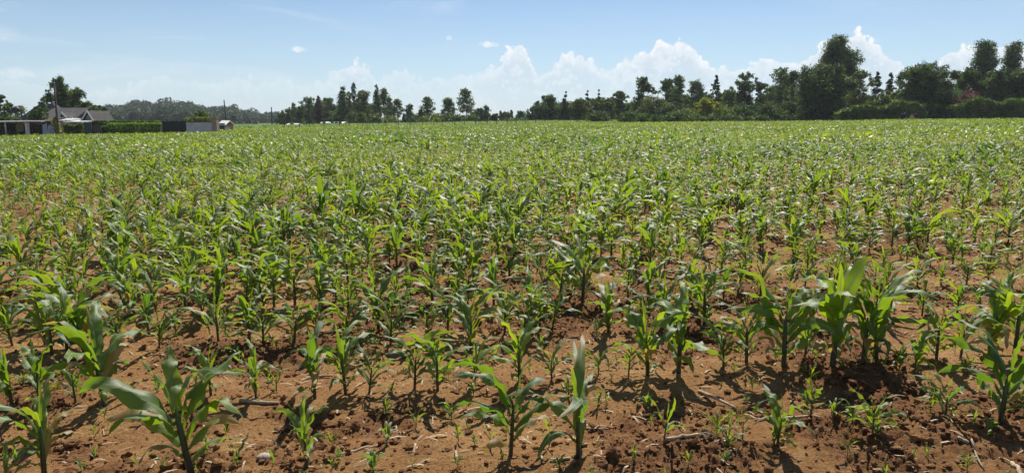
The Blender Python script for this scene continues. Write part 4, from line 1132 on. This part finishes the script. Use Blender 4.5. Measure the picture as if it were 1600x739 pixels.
def walls():
    Y = 87.0
    zb = gl(272, Y); m = MB(); m.box(X(253, Y), X(290.6, Y), Y, Y + .18, zb, Zp(190.8, Y)); o = m.build('yard_wall', M['black'], None, origin=Vector((X(272, Y), Y, zb)))
    tag(o, 'black sheeted wall between the bright hedge and the white wall', 'wall')
    t = MB(); t.box(X(253, Y) - .05, X(290.6, Y), Y - .05, Y + .23, Zp(190.8, Y) + .003, Zp(190.8, Y) + .08); c = t.build('coping', M['black'], o, origin=Vector(o.location))
    m = MB(); m.box(X(291, Y), X(332, Y), Y - .1, Y + .12, zb, Zp(192, Y)); o = m.build('yard_wall', M['gwall'], None, origin=Vector((X(311, Y), Y, zb)))
    tag(o, 'white painted block wall with hedge above it', 'wall')
    t = MB(); t.box(X(291, Y), X(332, Y), Y - .15, Y + .17, Zp(192, Y) + .003, Zp(192, Y) + .07); t.build('coping', M['beige'], o, origin=Vector(o.location))
    m = MB(); m.box(X(332.2, Y), X(339.5, Y), Y - .3, Y + .5, zb, Zp(184.6, Y)); o = m.build('gate_pillar', M['beige'], None, origin=Vector((X(336, Y), Y, zb)))
    tag(o, 'beige stone pillar ending the white wall', 'pillar')
    t = MB(); t.box(X(332.2, Y) - .06, X(339.5, Y) + .06, Y - .36, Y + .56, Zp(184.6, Y) + .003, Zp(184.6, Y) + .1); t.build('cap', M['beige'], o, origin=Vector(o.location))
walls()
def small_building(pa, pb, pe, pt, Y, depth, label, wallm, roofm, win=1, ridge='x'):
    zb = gl((pa + pb) / 2, Y); o = empty('small_building', (X((pa + pb) / 2, Y), Y, zb)); L = Vector(o.location); tag(o, label, 'building')
    xa, xb = X(pa, Y), X(pb, Y); ze = Zp(pe, Y); zr = Zp(pt, Y)
    w = MB(); w.box(xa + .15, xb - .15, Y + .15, Y + depth, zb, ze - .05); w.build('wall', wallm, o, origin=L)
    r = MB(); roof_gable_x(r, xa, xb, Y + .2, Y + depth, ze, zr, .1, .25); r.build('roof', roofm, o, origin=L)
    for i in range(win):
        xx = xa + (xb - xa) * (i + 1) / (win + 1); zz = (zb + ze) / 2 + .3
        f = MB(); f.box(xx - .45, xx + .45, Y + .09, Y + .145, zz - .45, zz + .45); fo = f.build('window', M['white'], o, origin=L)
        p = MB(); p.box(xx - .37, xx + .37, Y + .06, Y + .087, zz - .37, zz + .37); p.build('pane', M['glass'], fo, origin=L)
small_building(339, 352.5, 195, 188.5, 98, 3, 'small white-roofed hut right of the beige pillar', M['wall'], M['whitetin'])
small_building(446, 465, 195, 193, 170, 4, 'low pale roof half hidden in grass at the left of the middle trees', M['beige'], M['whitetin'])
small_building(500, 512, 192.5, 190.5, 185, 4, 'small white building under the middle trees, left one', M['white'], M['whitetin'])
small_building(513, 537, 192.8, 190.5, 183, 5, 'wider white building under the middle trees, right one', M['white'], M['whitetin'], 3)
def tank():
    Y = 98.0; xc = X(26.5, Y); zt = Zp(168, Y); r = 6.2 / F * Y; zb0 = Zp(174.5, Y); zg = gl(26, Y)
    o = empty('water_tank', (xc, Y, zg)); tag(o, 'black plastic water tank on a raised stand above the bushes', 'water tank'); L = Vector(o.location)
    b = MB(); zs = [zb0, zb0 + .06, zt - .12, zt - .04, zt + .05]; b.tube([(xc, Y, z) for z in zs], [r * .97, r, r, r * .8, r * .25], 24); b.build('tank', M['tank'], o, True, origin=L)
    c = MB(); c.tube([(xc, Y, zt + .053), (xc, Y, zt + .12)], [.22, .2], 16); c.build('lid', M['tank'], o, origin=L)
    s = MB(); s.box(xc - r, xc + r, Y - r, Y + r, zb0 - .1, zb0 - .004); s.build('platform', M['wood'], o, origin=L)
    for sx in (-1, 1):
        for sy in (-1, 1):
            l = MB(); l.box(xc + sx * r * .8 - .06, xc + sx * r * .8 + .06, Y + sy * r * .8 - .06, Y + sy * r * .8 + .06, zg, zb0 - .105); l.build('leg', M['wood'], o, origin=L)
tank()

# ------------------------------------------------------------------ people by the far hedge
def person(px, Y, label, top, bottom, H=1.6, bend=.5, face=0.0, extra=None):
    x = X(px, Y); z = gl(px, Y)
    root = empty('person', (x, Y, z), face); tag(root, label, 'person', 'people working at the field edge')
    # joints; the figure stoops forward along -y
    hip = Vector((0, 0, .50 * H)); ch = hip + Vector((0, -math.sin(bend) * .29 * H, math.cos(bend) * .29 * H)); ne = ch + Vector((0, -math.sin(bend) * .06 * H, math.cos(bend) * .05 * H))
    he = ne + Vector((0, -.05 * H, .10 * H))
    pts = [hip, hip + (ch - hip) * .5, ch, ne, he]; rad = [.095, .085, .10, .036, .062]; ed = [(0, 1), (1, 2), (2, 3), (3, 4)]
    for s in (-1, 1):
        b = len(pts)
        pts += [hip + Vector((s * .055 * H, 0, -.02 * H)), Vector((s * .065 * H, -.05 * H, .27 * H)), Vector((s * .07 * H, .0, .045 * H)), Vector((s * .075 * H, -.09 * H, .02 * H))]
        rad += [.062, .045, .028, .022]; ed += [(0, b), (b, b + 1), (b + 1, b + 2), (b + 2, b + 3)]
        b = len(pts); sh = ch + Vector((s * .11 * H, 0, .01 * H)); el_ = sh + Vector((s * .04 * H, -.06 * H, -.16 * H)); wr = el_ + Vector((-s * .02 * H, -.10 * H, -.10 * H))
        pts += [sh, el_, wr, wr + Vector((0, -.03 * H, -.05 * H))]; rad += [.036, .027, .02, .016]; ed += [(2, b), (b, b + 1), (b + 1, b + 2), (b + 2, b + 3)]
    me = bpy.data.meshes.new('person'); me.from_pydata([tuple(p) for p in pts], ed, [])
    ob = link('body', me, root); me.materials.append(M['skin'])
    sk = ob.modifiers.new('skin', 'SKIN'); sk.use_smooth_shade = True
    for v, r in zip(me.skin_vertices[0].data, rad): v.radius = (r * H, r * H)
    me.skin_vertices[0].data[0].use_root = True
    ob.modifiers.new('sub', 'SUBSURF').levels = 1; ob.modifiers['sub'].render_levels = 1
    # clothing, looser than the body
    t = MB(); t.tube([tuple(hip + Vector((0, 0, -.06 * H))), tuple(hip + (ch - hip) * .5), tuple(ch), tuple(ch + (ne - ch) * .7)], [.125 * H, .115 * H, .125 * H, .06 * H], 12); t.build('shirt', top, root, True)
    for s in (-1, 1):
        b = MB(); b.tube([(s * .05 * H, 0, .51 * H), (s * .065 * H, -.05 * H, .27 * H), (s * .07 * H, 0, .07 * H)], [.082 * H, .06 * H, .047 * H], 10); b.build('trouser_leg', bottom, root, True)
        sh = ch + Vector((s * .11 * H, 0, .01 * H)); el_ = sh + Vector((s * .04 * H, -.06 * H, -.16 * H))
        b = MB(); b.tube([tuple(ch + Vector((s * .05 * H, 0, .01 * H))), tuple(sh), tuple(el_)], [.05 * H, .05 * H, .038 * H], 8); b.build('sleeve', top, root, True)
    c = MB(); c.tube([tuple(he + Vector((0, .01, .02 * H))), tuple(he + Vector((0, .01, .05 * H))), tuple(he + Vector((0, .01, .075 * H)))], [.072 * H, .068 * H, .02 * H], 12); c.build('hat', bottom, root, True)
    return root, hip, ch
person(1408.5, 112, 'person in dark clothes stooping in the maize by the right hedge', M['navy'], M['navy'], 1.62, .35, .6)
person(1414.5, 111.5, 'person in dark top with a pale cloth round the waist, beside the stooping one', M['navy'], M['cloth'], 1.55, .75, -.9)
person(1427, 112, 'person in maroon clothes by the right hedge, right of the dark-clothed pair', M['maroon'], M['maroon'], 1.6, .7, 1.0)
def sack(px, Y, mat, label):
    z = gl(px, Y); b = MB(); P = []; R = []
    for k in range(7): P.append((math.sin(k) * .015, 0, .75 * k / 6)); R.append([.16, .23, .25, .24, .2, .09, .13][k])
    b.tube(P, R, 12); o = b.build('sack', mat, None, True); o.location = (X(px, Y), Y, z); tag(o, label, 'sack', 'sacks beside the people')
    t = MB(); t.tube([(0, 0, .60), (0, 0, .64)], [.11, .11], 10); t.build('tie', M['straw'], o)
    o.scale = (1.5, 1.5, 1.5)
sack(1424.5, 110.8, M['sand'], 'pale yellow sack standing in front of the maroon-clothed person')

# ------------------------------------------------------------------ clods, straw, weeds, dry stalks
def ico(sub):
    import bmesh
    bm = bmesh.new(); bmesh.ops.create_icosphere(bm, subdivisions=sub, radius=1.0)
    V = np.array([v.co[:] for v in bm.verts]); Q = np.array([[v.index for v in f.verts] for f in bm.faces]); bm.free(); return V, Q
def clods():
    rng = np.random.RandomState(9); VV, QQ = [], []; base = 0
    n = 90000
    r = 1.9 + 12 * rng.rand(n) ** 1.2; a = rng.uniform(-.85, .85, n); x = r * np.sin(a); y = r * np.cos(a)
    rm = rough_mask(x, y); keep = rng.rand(n) < .16 + .84 * rm; x, y, r = x[keep], y[keep], r[keep]
    s = np.exp(rng.normal(math.log(.0062), .62, len(x))); s = np.clip(s, .003, .024); s = np.where(r > 6, np.maximum(s, .007), s)
    z = gz(x, y) + relief(x, y)
    for sub, sel in ((1, s < .016), (2, s >= .016)):
        V0, Q0 = ico(sub)
        idx = np.where(sel)[0]; which = rng.randint(0, 10, len(idx))
        for v in range(10):
            V = V0 * (1 + .0 * V0)
            for fq, am in ((1.3, .55), (2.9, .42), (6, .2)):
                o = rng.rand(3) * 50
                V = V * (1 + am * (fbm(V0[:, 0] + V0[:, 2] * .7 + o[0] + 9, V0[:, 1] - V0[:, 2] * .6 + o[1] + 9, fq, 1, v) - .5) * 2)[:, None]
            ii = idx[which == v]; m = len(ii)
            if not m: continue
            ang = rng.rand(m) * 6.28; ca, sa = np.cos(ang), np.sin(ang); sc = s[ii]; e = rng.uniform(.6, 1.35, (m, 3)); e[:, 2] *= .75
            X_ = V[None, :, 0] * e[:, :1] * sc[:, None]; Y_ = V[None, :, 1] * e[:, 1:2] * sc[:, None]; Z_ = V[None, :, 2] * e[:, 2:] * sc[:, None]
            P = np.stack([X_ * ca[:, None] - Y_ * sa[:, None] + x[ii][:, None], X_ * sa[:, None] + Y_ * ca[:, None] + y[ii][:, None], Z_ + (z[ii] + sc * .25)[:, None]], -1)
            VV.append(P.reshape(-1, 3)); QQ.append((Q0[None] + (np.arange(m) * len(V0))[:, None, None]).reshape(-1, 3) + base); base += m * len(V0)
    me = mesh_np('soil_clods', np.vstack(VV), np.vstack(QQ), M['clod'], None, False, 3)
    tag(link('soil_clods', me), 'loose crumbs and clods of red-brown soil scattered between the rows', 'soil clods', None, 'stuff')
clods()
def litter():
    rng = np.random.RandomState(19); n = 2200
    r = 2.2 + 9 * rng.rand(n) ** 1.2; a = rng.uniform(-.8, .8, n); x = r * np.sin(a); y = r * np.cos(a); z = gz(x, y) + relief(x, y) + .006
    L = rng.uniform(.015, .09, n); w = rng.uniform(.0015, .005, n); an = rng.rand(n) * 3.14; dz = rng.normal(0, .25, n) * L
    dx, dy = np.cos(an) * L / 2, np.sin(an) * L / 2; nx, ny = -np.sin(an) * w, np.cos(an) * w
    V = np.stack([np.stack([x-dx-nx, y-dy-ny, z-dz*.3], 1), np.stack([x-dx+nx, y-dy+ny, z-dz*.3], 1), np.stack([x+nx, y+ny, z+w+abs(dz)*.2], 1), np.stack([x-nx, y-ny, z+w+abs(dz)*.2], 1),
                  np.stack([x+dx+nx, y+dy+ny, z+dz*.3], 1), np.stack([x+dx-nx, y+dy-ny, z+dz*.3], 1)], 1).reshape(-1, 3)
    b = np.arange(n)[:, None] * 6; Q = np.concatenate([b + [0, 1, 2, 3], b + [3, 2, 4, 5]], 1).reshape(-1, 4)
    tag(link('straw_litter', mesh_np('straw_litter', V, Q, M['straw'])), 'small bits of dry straw lying on the soil', 'straw', None, 'stuff')
    # little weeds
    VV, QQ, CC = [], [], []; base = 0
    m = 1000; r = 2.3 + 12 * rng.rand(m) ** 1.1; a = rng.uniform(-.8, .8, m)
    for i in range(m):
        xx, yy = r[i] * math.sin(a[i]), r[i] * math.cos(a[i]); zz = soil_z(xx, yy)
        for _, V, Q, C in plant(rng, rng.uniform(.04, .12), 'td'[rng.randint(2)], 2, None, 1.5):
            VV.append(V + [xx, yy, zz]); QQ.append(Q + base); C = C.copy(); C[:, 0] = np.clip(C[:, 0] + .15, 0, 1); CC.append(C); base += len(V)
    tag(link('weeds', mesh_np('weeds', np.vstack(VV), np.vstack(QQ), M['maize'], np.vstack(CC), True)), 'tiny green weeds and sprouts between the maize rows', 'weeds', None, 'stuff')
litter()
def dry_stalk(a, b, r, label, frayed=False):
    A, B = ground_at(*a), ground_at(*b); A.z = soil_z(A.x, A.y) + r * .8; B.z = soil_z(B.x, B.y) + r * .9
    n = 9; P = []; R = []
    rng = random.Random(int(a[0])); side = Vector((-(B - A).y, (B - A).x, 0)) * rng.uniform(-.07, .07)
    for k in range(n):
        u = k / (n - 1); p = A.lerp(B, u) + side * math.sin(math.pi * u); zs = soil_z(p.x, p.y) + r * .7
        p.z = max(zs, p.z); P.append(p - A); R.append(r * (1 - .3 * u) * (1.18 if k in (2, 5) else 1))
    m = MB(); m.tube([tuple(p) for p in P], R, 9)
    o = m.build('dry_stalk', M['straw'], None, True); o.location = A; tag(o, label, 'dry stalk', 'dry stalks lying on the soil')
    if frayed:
        d = (B - A).normalized()
        for j in range(5):
            q = MB(); e = d * .05 + Vector((rng.uniform(-.04, .04), -.05 + rng.uniform(-.03, .03), rng.uniform(-.01, .02)))
            q.tube([tuple(P[-1]), tuple(P[-1] + e * .5 + Vector((0, 0, .01))), tuple(P[-1] + e)], [.004, .003, .001], 5); q.build('husk_shred', M['straw'], o, True)
for a, b, r, lab, fr in [
 ((1092, 611), (1150, 640), .009, 'long pale dry stalk lying at the foot of the tall clump', False),
 ((1040, 693), (1090, 686), .010, 'dry stalk with frayed husk end beside the thin seedling', True),
 ((660, 573), (705, 576), .011, 'pale dry stalk behind the pair of slim maize plants', False),
 ((1516, 697), (1537, 732), .005, 'thin pale straw on the soil at the lower right', False),
 ((1581, 722), (1597, 745), .011, 'white stalk end at the lower right corner', False),
 ((375, 629), (436, 631), .010, 'pale stalk lying under the second-row plants left of centre', False),
 ((475, 586), (520, 582), .009, 'dry stalk lying behind the ribbon-leaved plant', False),
 ((1180, 655), (1262, 656), .010, 'stalk half hidden behind the three-plant clump', False),
 ((545, 706), (590, 690), .006, 'thin twig on dark clods left of the middle front plants', False),
 ((915, 663), (950, 665), .006, 'short twig right of the wavy-leaved front plant', False),
 ((860, 723), (890, 720), .008, 'short dry stalk at the foot of the wavy-leaved front plant', False),
 ((1495, 700), (1512, 706), .009, 'short chip of dry stalk at the lower right', False),
 ((600, 528), (640, 520), .010, 'dry stalk lying between the second and third rows near the middle', False)]:
    dry_stalk(a, b, r, lab, fr)
def stone(px, py, r, lab, seed):
    V, Q = ico(3); rng = np.random.RandomState(seed); o = rng.rand(2) * 30
    V = V * (.75 + .5 * fbm(V[:, 0] + V[:, 2] * .6 + o[0] + 9, V[:, 1] - V[:, 2] * .5 + o[1] + 9, 1.4, 3, seed))[:, None] * np.array([r * 1.3, r, r * .7])
    p = ground_at(px, py); ob = link('stone', mesh_np('stone', V, Q, M['stone'], None, True, 3)); ob.location = (p.x, p.y, soil_z(p.x, p.y) + r * .25)
    tag(ob, lab, 'stone')
stone(414, 722, .028, 'pale stone beside the slim front-row plant', 3)
stone(1005, 690, .010, 'tiny pale pebble left of the thin seedling', 5)

# ------------------------------------------------------------------ haze
def haze():
    m = MB(); m.box(-1500, 1500, -1200, 2650, -6.0, 42.0)
    mt = bpy.data.materials.new('haze'); mt.use_nodes = True; mt.node_tree.nodes.clear(); t = NT(mt.node_tree)
    out = t.new('ShaderNodeOutputMaterial'); v = t.new('ShaderNodeVolumePrincipled')
    v.inputs['Density'].default_value = HAZE; v.inputs['Color'].default_value = (0.88, 0.92, 1.0, 1); v.inputs['Anisotropy'].default_value = 0.2
    t.l.new(v.outputs[0], out.inputs['Volume'])
    o = m.build('haze', mt); tag(o, 'thin pale haze in the air over the field', 'haze', None, 'stuff')
HAZE = 0.00019
haze()
